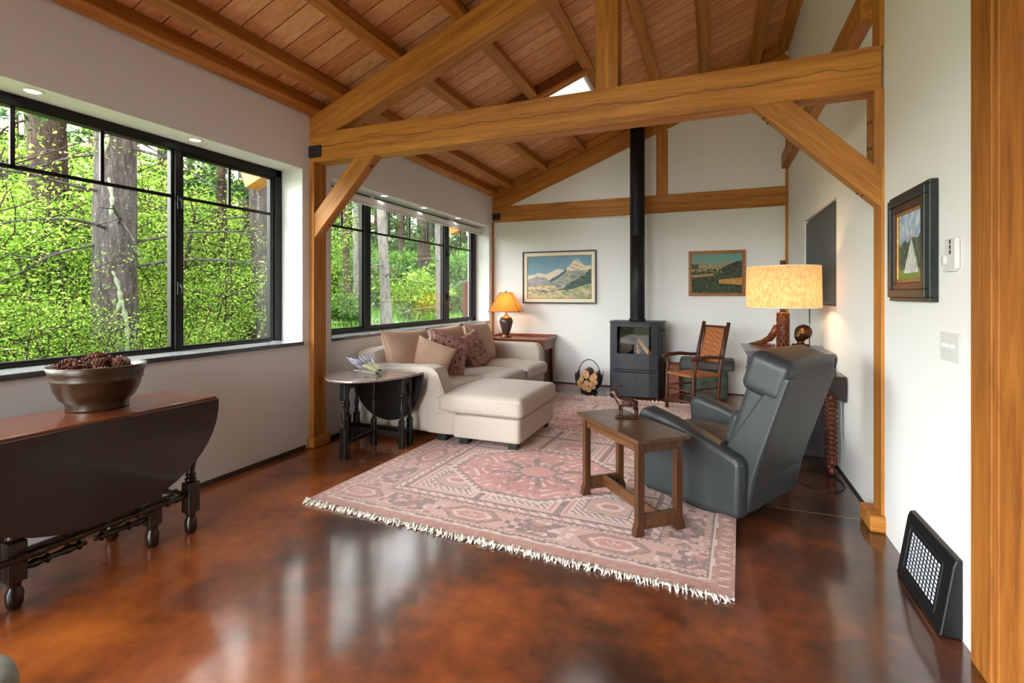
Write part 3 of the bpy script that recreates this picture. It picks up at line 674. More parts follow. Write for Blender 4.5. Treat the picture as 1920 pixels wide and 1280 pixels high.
# ------------------------------------------------------------------ loose cushions
def pillow(name, label, loc, rz, tilt, roll, w, h, t, m, cat='cushion', group='loose cushions on the sofa', colorfn=None, n=26, knife=0.0):
    """plump knife-edge cushion: w wide, h tall, standing on its lower edge, leaning back by tilt"""
    root = thing(name, label, cat, loc, rz, group)
    T = RX(-tilt) @ RY(roll) @ TR(0, 0, h/2)
    def P(u, v, sg):
        e = 1-0.07*(1-abs(v)**2)*abs(u)**3; e2 = 1-0.07*(1-abs(u)**2)*abs(v)**3
        th = t/2*((1-u*u)*(1-v*v))**0.42
        th *= 1 + 0.16*noise.noise(Vector((u*1.6+loc[1], v*1.6, sg*2.0+loc[0])))
        th *= 1 - knife*math.exp(-((u)**2)/0.05)*max(0, v)
        return T @ Vector((u*w/2*e, sg*th, v*h/2*e2 - 0.02*(1-v)*abs(1-u*u)))
    V = []; F = []; q = [math.sin(PI/2*(-1+2*i/n)) for i in range(n+1)]
    for sg in (-1, 1):
        o = len(V)
        V += [P(u, v, sg) for v in q for u in q]
        for j in range(n):
            for i in range(n):
                f = [o+j*(n+1)+i, o+j*(n+1)+i+1, o+(j+1)*(n+1)+i+1, o+(j+1)*(n+1)+i]
                F.append(tuple(f) if sg < 0 else tuple(reversed(f)))
    if colorfn is None:
        body = MB().add(V, F, True).build('cover', m, root)
    else:
        me = bpy.data.meshes.new('cover'); me.from_pydata([tuple(p) for p in V], [], F)
        ca = me.color_attributes.new('Col', 'FLOAT_COLOR', 'CORNER'); cl = np.empty((len(F), 4, 4), np.float32); k = 0
        for sg in (-1, 1):
            for j in range(n):
                for i in range(n):
                    cl[k] = colorfn((q[i]+q[i+1])/2, (q[j]+q[j+1])/2); k += 1
        ca.data.foreach_set('color', cl.ravel()); me.materials.append(m); me.polygons.foreach_set('use_smooth', [True]*len(F)); me.update()
        body = bpy.data.objects.new('cover', me); COL.objects.link(body); body.parent = root
    ed = [P(u, -1, 1) for u in q] + [P(1, v, 1) for v in q[1:]] + [P(u, 1, 1) for u in reversed(q[:-1])] + [P(-1, v, 1) for v in reversed(q[:-1])]
    pm = m if colorfn is None else M['pillow_edge']
    MB().tube(ed, 0.006, 6).build('piping', pm, body)
    return root
M['pillow_edge'] = plain('pattern_pillow_edge', S(120, 84, 74), 0.9)
def kil(u, v):
    a, b = abs(u), abs(v)
    base = S(168, 124, 114); dk = S(108, 74, 72); lt = S(204, 168, 156)
    gx = (u*1.7+.5) % 1.0; gy = (v*1.7+.5) % 1.0
    d = abs(gx-0.5)+abs(gy-0.5)
    if d < 0.12: return lt
    if d < 0.24: return dk
    if d < 0.32: return base
    if d < 0.38: return lt
    if d > 0.82: return dk
    if (math.sin(u*41)+math.sin(v*37)) > 1.3: return dk
    return base
def kil2(u, v):
    c = kil(u*1.3+0.21, v*1.3+0.4); return tuple(x*0.9 for x in c[:3]) + (1,)
W = -PI/2    # a cushion whose front (-y local) looks along +x ... turned by +90 degrees
F_ = PI/2
pillow('back_cushion', 'large tan back cushion at the near end of the sofa back', (-3.06, 4.70, 0.50), F_-0.12, 0.30, 0.03, 0.74, 0.56, 0.24, M['pillow'])
pillow('back_cushion', 'large tan back cushion in the middle, between the two patterned cushions', (-3.06, 5.66, 0.49), F_, 0.28, -0.02, 0.80, 0.56, 0.25, M['pillow'])
pillow('back_cushion', 'large tan back cushion at the lamp end of the sofa', (-3.05, 6.50, 0.49), F_+0.05, 0.28, 0.02, 0.80, 0.56, 0.25, M['pillow'])
pillow('throw_pillow', 'small plain tan pillow leaning on the near sofa arm', (-2.93, 4.68, 0.52), math.radians(40), 0.42, 0.42, 0.44, 0.44, 0.20, M['pillow'], group=None, knife=0.0)
pillow('throw_pillow', 'dark patterned pillow tilted between two tan cushions, nearer the chaise', (-2.88, 5.03, 0.52), math.radians(58), 0.38, 0.40, 0.50, 0.48, 0.17, M['kilim'], group=None, colorfn=kil2, n=40)
pillow('throw_pillow', 'brown diamond patterned pillow at the lamp end of the sofa', (-2.80, 5.93, 0.505), math.radians(86), 0.45, -0.22, 0.50, 0.48, 0.17, M['kilim'], group=None, colorfn=kil, n=40)

# ------------------------------------------------------------------ end table and amber lamp in the back corner
t = thing('end_table', 'reddish cherry end table behind the far sofa arm', 'table', (-2.85, 7.46, 0))
MB().box(-3.36, -2.36, 7.20, 7.74, 0.725, 0.75).build('table_top', M['cherry'], t, 0.006, world=True)
MB().box(-3.36, -2.36, 7.715, 7.74, 0.75, 0.79).box(-3.36, -3.34, 7.2, 7.715, 0.75, 0.775).box(-2.375, -2.355, 7.30, 7.715, 0.75, 0.775).build('gallery', M['cherry'], t, 0.004, world=True)
MB().box(-3.32, -2.40, 7.24, 7.70, 0.58, 0.725).build('apron', M['cherry'], t, 0.004, world=True)
for x in (-3.30, -2.425):
    for y in (7.26, 7.68): MB().box(x-0.03, x+0.03, y-0.03, y+0.03, 0, 0.58).build('leg', M['cherry'], t, 0.004, world=True)
LX, LY = -3.09, 7.38
l = thing('table_lamp', 'small amber shaded lamp with dark urn base in the back corner', 'lamp', (LX, LY, 0.75))
MB().lathe([(0.085, 0.0), (0.09, 0.012), (0.075, 0.025), (0.055, 0.035), (0.06, 0.045)], n=28).build('base', M['gilt'], l)
MB().lathe([(0.055, 0.045), (0.06, 0.07), (0.088, 0.16), (0.108, 0.235), (0.112, 0.265), (0.095, 0.295)], n=28).build('body', M['ceramic'], l)
MB().lathe([(0.095, 0.295), (0.10, 0.305), (0.07, 0.325), (0.035, 0.335), (0.03, 0.36), (0.014, 0.37), (0.014, 0.45)], n=24).build('collar', M['gilt'], l)
def frustum(par, b, tp, z0, z1, m, rz, n=4, name='shade'):
    o = MB(); V = []
    for k in range(n):
        a_ = 2*PI*k/n+rz; V.append((b*math.cos(a_), b*math.sin(a_), z0))
    for k in range(n):
        a_ = 2*PI*k/n+rz; V.append((tp*math.cos(a_), tp*math.sin(a_), z1))
    o.add(V, [(k, (k+1) % n, n+(k+1) % n, n+k) for k in range(n)])
    sh_ = o.build(name, m, par)
    tr = MB()
    tr.tube(V[:n]+[V[0]], 0.005, 6).tube(V[n:]+[V[n]], 0.005, 6)
    for k in range(n): tr.tube([V[k], V[n+k]], 0.004, 6)
    tr.build('shade_trim', M['gilt'], sh_)
    return sh_
frustum(l, 0.345, 0.125, 0.415, 0.715, M['mica'], math.radians(58))
MB().lathe([(0.0, 0.715), (0.125, 0.715)], n=4).lathe([(0.006, 0.70), (0.012, 0.735), (0.004, 0.752), (0.0, 0.755)], n=12).build('finial', M['gilt'], l)
MB().lathe([(0.0, 0.47), (0.02, 0.475), (0.03, 0.51), (0.02, 0.545), (0, 0.55)], n=14).build('bulb', M['bulb'], l)

# ------------------------------------------------------------------ wood stove
SX, SY = -1.02, 7.27
s = thing('wood_stove', 'tall black steel wood stove with flue pipe by the back wall', 'stove', (SX, SY, 0))
def stove_plan(g=0.0):
    return [(-0.372-g, 0.30+g), (-0.372-g, -0.06), (-0.318-g*.7, -0.235-g*.5), (-0.20, -0.262-g), (0.0, -0.272-g), (0.20, -0.262-g), (0.318+g*.7, -0.235-g*.5), (0.372+g, -0.06), (0.372+g, 0.30+g)]
P = stove_plan()
# sides and back as a hollow shell
m = MB()
m.prism([(-0.372, 0.30), (-0.372, -0.06), (-0.318, -0.235), (-0.285, -0.235), (-0.335, -0.05), (-0.335, 0.27), (0.335, 0.27), (0.335, -0.05), (0.285, -0.235), (0.318, -0.235), (0.372, -0.06), (0.372, 0.30)], 0.0, 1.03, 'xy')
m.build('body', M['stove_dark'], s, 0.003)
MB().prism(stove_plan(0.008), 1.03, 1.052, 'xy').build('top_plate', M['stove'], s, 0.004)
FR = [(-0.318, -0.235), (-0.20, -0.262), (0.0, -0.272), (0.20, -0.262), (0.318, -0.235)]
def front(z0, z1, x0=-0.318, x1=0.318, off=0.0, th=0.02):
    xs = sorted(set([x0, x1] + [x for x, _ in FR if x0 < x < x1]))
    f = lambda x: np.interp(x, [p[0] for p in FR], [p[1] for p in FR])
    o = MB(); poly = [(x, float(f(x))-off) for x in xs] + [(x, float(f(x))-off+th) for x in reversed(xs)]
    return o.prism(poly, z0, z1, 'xy')
d = MB()
for a_ in ((0.395, 0.615, -.318, .318), (0.985, 1.028, -.318, .318), (0.615, 0.985, -.318, -0.235), (0.615, 0.985, 0.228, .318)):
    q = front(*a_); d.add(q.v, q.f)
d.build('door', M['stove'], s, 0.003)
q = front(0.615, 0.985, -0.235, 0.228, -0.008, 0.004); q.build('door_glass', M['stoveglass'], s)
front(0.02, 0.355).build('lower_door', M['stove'], s, 0.003)
front(0.362, 0.388, off=-0.004).build('ash_lip', M['stove'], s, 0.003)
MB().lathe([(0.0, 0), (0.011, 0.0), (0.011, 0.02), (0, 0.022)], n=12, T=TR(0.262, -0.252, 0.94) @ RX(PI/2)).build('knob', M['steel'], s)
MB().lathe([(0.0, 0), (0.006, 0.0), (0.006, 0.012), (0, 0.013)], n=10, T=TR(0.19, -0.262, 0.375) @ RX(PI/2)).build('knob', M['steel'], s)
MB().tube([(0.335, -0.20, 0.94), (0.378, -0.19, 0.94), (0.392, -0.16, 0.94)], [0.012, 0.016, 0.018], 10).build('handle', M['black_metal'], s)
MB().box(-0.33, 0.33, 0.23, 0.26, 0.56, 1.02).box(-0.33, 0.33, -0.23, 0.26, 0.56, 0.59).box(-0.334, -0.31, -0.04, 0.26, 0.56, 1.02).box(0.31, 0.334, -0.04, 0.26, 0.56, 1.02).build('firebox', M['firebrick'], s)
pz = roofz(SX)+0.13
MB().lathe([(0.118, 1.052), (0.118, 1.085), (0.104, 1.09), (0.104, pz-1.9), (0.106, pz-1.9), (0.106, pz-1.88), (0.104, pz-1.88), (0.104, pz)], (0.0, 0.06, 0), 32).build('flue_pipe', M['stove_dark'], s)
def log(name, label, p0, p1, r, split=False, group=None, seed=1, mats=None):
    p0, p1 = Vector(p0), Vector(p1); rg = random.Random(seed); n = 14
    root_loc = (p0+p1)/2
    T = lay(p0-root_loc, p1-root_loc); L = (p1-p0).length; V = []; F = []
    prof = [r*(0.92+0.16*rg.random()) for _ in range(n)]
    if split: prof = [pp*(0.55 if k < 5 else 1.0) for k, pp in enumerate(prof)]
    m = MB(); rings = [0, L*.3, L*.7, L]
    V = [(prof[j]*math.cos(2*PI*j/n)*(1+0.06*rg.uniform(-1, 1)), prof[j]*math.sin(2*PI*j/n), z) for z in rings for j in range(n)]
    F = [(i*n+j, i*n+(j+1) % n, (i+1)*n+(j+1) % n, (i+1)*n+j) for i in range(3) for j in range(n)]
    m.add(V, F, True, T); 
    if split: m.mi = [1 if (j % n) < 5 else 0 for j in range(len(F))]
    o_ = len(m.v)-len(V); 
    m.f += [tuple(o_+j for j in range(n-1, -1, -1)), tuple(o_+3*n+j for j in range(n))]; m.sm += [False, False]; m.mi += [1, 1]
    o = m.build(name, mats or [M['bark'], M['endgrain']]); o.location = root_loc
    return tag(o, label, 'log', group)
M['paleSplit'] = plain('fresh_split_wood', S(232, 186, 132), 0.8, c2=S(206, 150, 100), vs=14)
M['greyLog'] = plain('grey_ashen_log', S(112, 108, 106), 0.9, c2=S(76, 70, 66), vs=9, bs=0.5)
log('firewood_log', 'big grey rounded log behind the stove glass', (SX-0.16, SY-0.14, 0.705), (SX-0.13, SY+0.16, 0.715), 0.112, seed=4, mats=[M['greyLog'], M['greyLog']])
log('kindling_stick', 'pale split stick leaning behind the stove glass, on the outside', (SX+0.19, SY-0.15, 0.612), (SX+0.0, SY+0.15, 0.78), 0.030, seed=5, mats=[M['paleSplit']]*2)
log('kindling_stick', 'thin orange stick leaning beside the paler one behind the stove glass', (SX+0.045, SY-0.15, 0.61), (SX-0.02, SY+0.12, 0.75), 0.016, seed=6, mats=[M['paleSplit']]*2)

# ------------------------------------------------------------------ log basket
BXx, BYy = -1.70, 7.22
b = thing('log_basket', 'black iron log basket with hoop handle left of the stove', 'basket', (BXx, BYy, 0))
m = MB(); V = []; F = []; n, k = 30, 9
for i in range(n+1):
    a_ = math.radians(-8+196*i/n) + PI
    for j in range(k+1):
        y = -0.14+0.28*j/k; r_ = 0.195*(1-0.10*(2*j/k-1)**2)
        up = 0.03*max(0, (abs(i-n/2)/(n/2)))**4*(1+abs(2*j/k-1)*1.4)
        V.append((r_*math.cos(a_)*1.02, y, 0.205+r_*math.sin(a_)+up))
F = [(i*(k+1)+j, i*(k+1)+j+1, (i+1)*(k+1)+j+1, (i+1)*(k+1)+j) for i in range(n) for j in range(k)]
m.add(V, F, True); o = m.build('tray', M['black_metal'], b)
so = o.modifiers.new('solid', 'SOLIDIFY'); so.thickness = 0.006
MB().tube([(0.172*math.cos(PI*q/24), 0.0, 0.20+0.278*math.sin(PI*q/24)) for q in range(25)], 0.006, 8).build('handle', M['black_metal'], b)
MB().tube([(0.12*math.cos(2*PI*q/24), 0.10*math.sin(2*PI*q/24), 0.007) for q in range(25)], 0.007, 6).build('foot_ring', M['black_metal'], b)
lg = [(-0.10, 0.13, 0.05, 1), (-0.03, 0.10, 0.045, 0), (0.035, 0.075, 0.04, 0), (0.09, 0.115, 0.04, 0), (0.0, 0.165, 0.04, 0), (0.06, 0.16, 0.042, 1), (0.125, 0.18, 0.036, 0), (-0.085, 0.215, 0.045, 1), (-0.11, 0.075+.09, 0.034, 0)]
for k_, (x, z, r_, sp) in enumerate(lg):
    log('firewood_log', 'small cut log stacked low in the iron log basket', (BXx+x, BYy-0.15-0.01*(k_ % 3), z-0.006), (BXx+x*.95, BYy+0.14, z), r_, bool(sp), 'logs in the basket', 20+k_)
log('firewood_log', 'thick grey barked log on top of the basket, left of the other thick one', (BXx-0.03, BYy-0.12, 0.275), (BXx-0.02, BYy+0.13, 0.285), 0.062, seed=41)
log('firewood_log', 'thick split log on top of the basket, on the stove side', (BXx+0.085, BYy-0.14, 0.245), (BXx+0.075, BYy+0.13, 0.255), 0.066, True, seed=43)

# ------------------------------------------------------------------ hickory armchair
ch = thing('hickory_armchair', 'rustic hickory pole armchair with woven bark seat and back', 'chair', (-0.225, 6.585, 0.008), math.radians(226))
# local: +x forwards, y to the sitter's left; seat front at x=+0.22
Wd, Dp = 0.205, 0.21
def pole(pts, r, name, par=ch, m='hickory', n=12): return MB().tube(pts, r, n).build(name, M[m], par)
for sg in (-1, 1):
    fy = sg*0.225; by = sg*0.20
    pole([(0.235, fy, 0.0), (0.232, fy*1.0, 0.25), (0.228, fy, 0.46), (0.20, fy*1.07, 0.58), (0.225, fy*1.10, 0.645)], [0.023, 0.024, 0.023, 0.019, 0.018], 'front_leg')
    pole([(-0.185, by, 0.0), (-0.195, by, 0.25), (-0.21, by, 0.45), (-0.275, by, 0.75), (-0.365, by, 1.075)], [0.021, 0.025, 0.026, 0.026, 0.022], 'back_post')
    pole([(0.285, fy*1.12, 0.648), (0.20, fy*1.13, 0.665), (0.0, fy*1.10, 0.672), (-0.16, fy*1.0, 0.655), (-0.255, by, 0.655)], [0.022, 0.024, 0.023, 0.02, 0.018], 'armrest')
    pole([(0.23, fy, 0.15), (-0.19, by, 0.15)], 0.012, 'rung'); pole([(0.23, fy, 0.29), (-0.195, by, 0.29)], 0.012, 'rung')
pole([(0.235, -0.225, 0.13), (0.235, 0.225, 0.13)], 0.013, 'rung'); pole([(0.233, -0.225, 0.26), (0.233, 0.225, 0.26)], 0.013, 'rung')
pole([(-0.19, -0.2, 0.19), (-0.19, 0.2, 0.19)], 0.012, 'rung')
MB().soft(-0.215, 0.245, -0.225, 0.225, 0.425, 0.462, 0.018, -0.012).build('seat', M['woven'], ch)
T = TR(-0.245, 0, 0.585) @ RY(-0.27)
MB().soft(-0.012, 0.012, -0.152, 0.152, 0.0, 0.44, 0.011, 0, T=T).build('backrest', M['woven'], ch)
for z, xx in ((0.575, -0.243), (1.02, -0.352)): pole([(xx, -0.2, z), (xx, 0.2, z)], 0.013, 'back_rail')
for sg in (-1, 1): pole([(-0.243, sg*0.158, 0.56), (-0.352, sg*0.158, 1.03)], 0.009, 'back_spindle')

# ------------------------------------------------------------------ stone block table and crate behind the chair
st = thing('stone_bench', 'dark stone slab bench with mossy green front behind the armchair', 'bench', (-0.08, 7.45, 0))
MB().soft(-0.44, 0.26, 7.27, 7.66, 0.40, 0.545, 0.025, 0, 10).build('slab', M['stone'], st, world=True)
MB().soft(-0.36, 0.17, 7.32, 7.62, 0.0, 0.41, 0.04, 0, 12, side=0.015).build('block', M['moss'], st, world=True)
cr = thing('wooden_crate', 'small reddish wooden crate standing between the stove and the stone bench', 'crate', (-0.53, 7.52, 0))
MB().box(-0.63, -0.45, 7.40, 7.70, 0.0, 0.44).build('body', M['crate'], cr, 0.004, world=True)
for z in (0.10, 0.36): MB().box(-0.635, -0.445, 7.388, 7.40, z-0.03, z+0.03).build('slat', M['crate'], cr, 0.003, world=True)

# ------------------------------------------------------------------ lamp chest and the bobbin legged table by the right wall
CZ = 0.934
t = thing('lamp_chest', 'grey topped chest carrying the drum lamp by the right wall', 'chest', (0.58, 5.2, 0))
tp = [(0.250, CZ), (0.262, CZ-0.024), (0.288, CZ-0.055), (0.300, CZ-0.075), (0.93, CZ-0.075), (0.93, CZ)]
MB().prism(tp, 4.82, 5.59, 'xz').build('top', M['grey_top'], t, 0.004, world=True)
MB().box(0.32, 0.93, 4.86, 5.55, 0.06, CZ-0.075).build('body', M['grey_top'], t, 0.006, world=True)
for k in range(3):
    dr = MB().box(0.308, 0.32, 4.90, 5.51, 0.12+0.245*k, 0.34+0.245*k).build('drawer', M['grey_top'], t, 0.004, world=True)
    for y in (5.05, 5.36): MB().lathe([(0.012, 0), (0.016, 0.012), (0, 0.02)], n=12, T=TR(0.308-0.58, y-5.2, 0.23+0.245*k) @ RY(-PI/2)).build('knob', M['bronze'], dr)
MB().box(0.35, 0.92, 4.88, 5.53, 0.0, 0.06).build('plinth', M['turned'], t, world=True)
t = thing('bobbin_leg_table', 'small dark drop-leaf table with bobbin turned legs behind the recliner', 'table', (0.68, 4.62, 0))
MB().box(0.46, 0.93, 4.50, 4.78, 0.775, 0.797).build('table_top', M['turned'], t, 0.004, world=True)
MB().box(0.50, 0.925, 4.56, 4.74, 0.64, 0.775).build('apron', M['walnut'], t, 0.004, world=True)
MB().prism([(0.80, 0.795), (0.936, 0.795), (0.936, 0.60), (0.88, 0.62), (0.82, 0.70)], 4.472, 4.498, 'xz').build('end_leaf', M['turned'], t, 0.004, world=True)
def bob(x, y):
    pr = [(0.018, 0.075), (0.035, 0.09), (0.035, 0.12)]; z = 0.125
    while z < 0.60:
        pr += [(0.020, z), (0.040, z+0.012), (0.040, z+0.026), (0.020, z+0.038)]; z += 0.0385
    pr += [(0.03, 0.635), (0.03, 0.66)]
    m = MB().lathe(pr, (x, y, 0), 20)
    m.lathe([(0.0, 0.002), (0.018, 0.004), (0.028, 0.022), (0.026, 0.045), (0.014, 0.06), (0.014, 0.078)], (x, y, 0), 14)
    return m
for x in (0.54, 0.868):
    for y in (4.60, 4.72): bob(x, y).build('leg', M['walnut'], t, world=True)

# ------------------------------------------------------------------ carved lamp, horn carving and bronze head on the chest
LX2, LY2 = 0.567, 4.985
l = thing('drum_shade_lamp', 'large lit drum shade lamp on a carved lattice column, on the grey chest', 'lamp', (LX2, LY2, CZ))
SZ0, SZ1, R_s = 0.380, 0.738, 0.299
MB().box(-0.15, 0.08, -0.08, 0.08, 0.0, 0.018).build('base', M['walnut'], l, 0.005)
m = MB(); m.lathe([(0.040, 0.016), (0.040, 0.335)], n=24)
for dr in (-1, 1):
    for k in range(8):
        pts = []
        for q in range(25):
            f = q/24; a_ = 2*PI*k/8 + dr*f*2*PI*0.62
            pts.append((0.047*math.cos(a_), 0.047*math.sin(a_), 0.019+0.316*f))
        m.tube(pts, 0.0058, 5)
m.build('column', M['walnut'], l)
MB().lathe([(0.023, 0.335), (0.025, 0.42)], n=20).build('neck', M['gilt'], l)
m = MB(); V = [(r_*math.cos(2*PI*j/64), r_*math.sin(2*PI*j/64), z) for r_, z in ((R_s, SZ0), (R_s-0.006, SZ1)) for j in range(64)]
m.add(V, [(j, (j+1) % 64, 64+(j+1) % 64, 64+j) for j in range(64)], True)
sh2 = m.build('shade', M['drum'], l)
MB().tube([(R_s*math.cos(2*PI*j/48), R_s*math.sin(2*PI*j/48), SZ0) for j in range(49)], 0.005, 6).build('shade_rim', M['mat_board'], sh2)
MB().tube([((R_s-.006)*math.cos(2*PI*j/48), (R_s-.006)*math.sin(2*PI*j/48), SZ1) for j in range(49)], 0.005, 6).build('shade_rim', M['mat_board'], sh2)
MB().lathe([(0.006, 0.42), (0.006, 0.74)], n=8).tube([(-R_s, 0, SZ1-.01), (R_s, 0, SZ1-.01)], 0.003, 6).tube([(0, -R_s, SZ1-.01), (0, R_s, SZ1-.01)], 0.003, 6).build('harp', M['gilt'], l)
m = MB().lathe([(0.019, 0.74), (0.020, 0.795)], n=16)
for dr in (-1, 1):
    for k in range(6):
        m.tube([(0.021*math.cos(2*PI*k/6+dr*f*1.3), 0.021*math.sin(2*PI*k/6+dr*f*1.3), 0.742+0.052*f) for f in (0, .25, .5, .75, 1)], 0.0032, 5)
m.build('finial', M['walnut'], l)
MB().lathe([(0.0, 0.46), (0.022, 0.47), (0.029, 0.505), (0.016, 0.54), (0, 0.545)], n=16).build('bulb', M['bulb'], l)
hn = thing('horn_carving', 'curved wooden horn carving lying beside the carved lamp column', 'carving', (0.455, 5.26, CZ))
q = [(-0.125, 0.20, 0.012), (-0.08, 0.15, 0.022), (-0.02, 0.08, 0.042), (0.035, 0.01, 0.082), (0.068, -0.03, 0.14), (0.085, -0.06, 0.20)]
MB().tube(q, [0.006, 0.013, 0.024, 0.032, 0.034, 0.028], 12).build('horn', M['walnut'], hn)
MB().tube([(0.07, 0.0, 0.016), (0.0, 0.08, 0.018), (-0.09, 0.16, 0.012), (-0.13, 0.20, 0.012)], [0.012, 0.015, 0.011, 0.006], 10).build('lower_horn', M['walnut'], hn)
MB().box(-0.05, 0.045, -0.05, 0.09, 0.0, 0.010).build('foot', M['walnut'], hn, 0.004)
hd = thing('bronze_head', 'small bronze head sculpture on a square base near the lamp', 'sculpture', (0.748, 5.30, CZ), math.radians(205))
MB().box(-0.055, 0.055, -0.05, 0.05, 0.0, 0.036).build('base', M['bronze'], hd, 0.006)
V = []; nu, nv = 44, 32
for i in range(nv+1):
    th = PI*i/nv; z = math.cos(th)
    for j in range(nu):
        a_ = 2*PI*j/nu; ca_ = math.cos(a_); sa_ = math.sin(a_)
        r = math.sin(th); x = r*ca_; y = r*sa_; g = 1.0; fr_ = 1 if ca_ > 0 else 0
        g += fr_*0.16*math.exp(-((z+0.10)/0.15)**2)*math.exp(-(sa_/0.13)**2)
        g += fr_*0.10*math.exp(-((z+0.66)/0.14)**2)*math.exp(-(sa_/0.32)**2)
        g -= fr_*0.09*math.exp(-((z-0.08)/0.10)**2)*math.exp(-((abs(sa_)-0.33)/0.15)**2)
        g += fr_*0.06*math.exp(-((z+0.40)/0.06)**2)*math.exp(-(sa_/0.22)**2)
        V.append((0.056*x*g, 0.048*y*g, 0.118+0.070*z))
F = [(i*nu+j, (i+1)*nu+j, (i+1)*nu+(j+1) % nu, i*nu+(j+1) % nu) for i in range(nv) for j in range(nu)]
MB().add(V, F, True).lathe([(0.036, 0.034), (0.028, 0.052), (0.030, 0.08)], n=20).build('head', M['bronze'], hd)
MB().lathe([(0.0, -0.072), (0.04, -0.062), (0.068, -0.03), (0.074, 0.0), (0.066, 0.034), (0.04, 0.06), (0.0, 0.068)], n=28, T=TR(-0.026, 0, 0.145) @ RY(0.5)).build('hair', M['bronze'], hd)

# ------------------------------------------------------------------ recliner
PHI = math.radians(150)
r = thing('recliner', 'dark blue grey leather recliner turned toward the stove', 'armchair', (0.014, 3.77, 0), PHI)
lm = M['leather']
prof = [(-0.375, 0.075), (0.30, 0.065), (0.345, 0.09), (0.365, 0.30), (0.375, 0.58), (0.355, 0.625), (0.30, 0.635), (0.12, 0.595), (-0.08, 0.54), (-0.25, 0.485), (-0.345, 0.45), (-0.385, 0.42)]
for sg, nm in ((1, 'armrest'), (-1, 'armrest')):
    y0, y1 = (0.25, 0.39) if sg > 0 else (-0.39, -0.25)
    a_ = MB().prism(prof, y0, y1, 'xz').build(nm, lm, r, 0.04, 5)
    ys = 0.392*sg
MB().soft(-0.30, 0.39, -0.25, 0.25, 0.10, 0.335, 0.05, 0.0, 12).build('footrest_front', lm, r)
MB().soft(-0.24, 0.36, -0.255, 0.255, 0.31, 0.47, 0.06, 0.03, 16).build('seat', M['leather_warm'], r)
# outer back shell: a wedge that leans backwards
def shell(yw0, yw1):
    V = []
    sec = [(0.10, -0.385, -0.30), (0.30, -0.42, -0.22), (0.42, -0.455, -0.20), (0.955, -0.635, -0.535)]
    m = MB(); n = len(sec)
    poly = [(xb, z) for z, xb, xf in sec] + [(xf, z) for z, xb, xf in reversed(sec)]
    return m.prism(poly, yw0, yw1, 'xz')
shell(-0.365, 0.31).build('back_shell', lm, r, 0.025, 4)
T = TR(-0.335, -0.018, 0.40) @ RY(-0.325)
MB().soft(-0.08, 0.14, -0.30, 0.30, -0.02, 0.50, 0.055, 0, 16, T=T).build('back_cushion', lm, r)
MB().soft(0.05, 0.195, -0.265, 0.265, -0.0, 0.27, 0.07, 0, 16, T=T).build('lumbar_cushion', lm, r)
hr = MB().soft(-0.10, 0.165, -0.335, 0.335, 0.43, 0.69, 0.06, 0.01, 18, T=T).build('headrest', lm, r)
MB().tube([(0.15, -0.27, 0.45), (0.154, 0.0, 0.447), (0.15, 0.27, 0.45)], 0.004, 6, T=T).build('seam', M['stove_dark'], hr)
MB().lathe([(0.27, 0.012), (0.275, 0.02), (0.27, 0.035), (0.10, 0.05), (0.06, 0.11)], (-0.02, 0, 0), 40).build('swivel_base', M['black_metal'], r)

# ------------------------------------------------------------------ mission side table and the elk
ux, uy = Vector((-0.664, 0.748)), Vector((0.748, 0.664))     # long and short directions
t = thing('side_table', 'narrow oak mission side table beside the recliner', 'table', (-0.52, 3.325, 0.0), math.atan2(0.748, -0.664))
HL, HW = 0.385, 0.185
MB().box(-HL, HL, -HW, HW, 0.562, 0.585).build('table_top', M['oakx'], t, 0.004)
lx, ly = 0.325, 0.135
for sx in (-1, 1):
    for sy in (-1, 1):
        x, y = sx*lx, sy*ly; g = 0.022
        m = MB()
        z_ = [0.012, 0.055, 0.09, 0.562]; ex = [0.020, 0.014, 0.0, 0.0]
        V = []
        for z, e in zip(z_, ex):
            x0, x1 = x-g, x+g; y0, y1 = y-g, y+g
            if sy > 0: y1 += e
            else: y0 -= e
            V += [(x0, y0, z), (x1, y0, z), (x1, y1, z), (x0, y1, z)]
        F = [(0, 3, 2, 1), (12, 13, 14, 15)] + [(4*i+j, 4*i+(j+1) % 4, 4*i+4+(j+1) % 4, 4*i+4+j) for i in range(3) for j in range(4)]
        m.add(V, F).build('leg', M['oak'], t, 0.003)
for sx in (-1, 1):
    MB().box(sx*lx-0.012, sx*lx+0.012, -ly, ly, 0.495, 0.562).build('apron', M['oak'], t, 0.003)
    MB().box(sx*lx-0.012, sx*lx+0.012, -ly, ly, 0.045, 0.135).build('lower_rail', M['oakx'], t, 0.003)
for sy in (-1, 1): MB().box(-lx, lx, sy*ly-0.012, sy*ly+0.012, 0.495, 0.562).build('apron', M['oakx'], t, 0.003)
MB().box(-lx, lx, -0.012, 0.012, 0.06, 0.135).build('stretcher', M['oakx'], t, 0.003)

e = thing('elk_figurine', 'small dark bronze elk figurine on the oak side table', 'figurine', (-0.555, 3.46, 0.585), math.radians(190))
e.scale = (1.12, 1.12, 1.12)
MB().soft(-0.07, 0.07, -0.032, 0.032, 0.0, 0.013, 0.006, 0, 8).build('plinth', M['elk'], e)
SK = [((-0.055, 0, 0.098), .017), ((-0.03, 0, 0.097), .021), ((0.0, 0, 0.094), .020), ((0.03, 0, 0.096), .021), ((0.048, 0, 0.106), .017), ((0.062, 0, 0.130), .011), ((0.070, 0, 0.150), .010), ((0.085, 0, 0.152), .0085), ((0.100, 0, 0.146), .006)]
me = bpy.data.meshes.new('body'); V = [p for p, _ in SK]; E = [(i, i+1) for i in range(len(SK)-1)]; Rr = [q for _, q in SK]
def chain(base, pts, rs):
    p = base
    for a_, q in zip(pts, rs): V.append(a_); Rr.append(q); E.append((p, len(V)-1)); p = len(V)-1
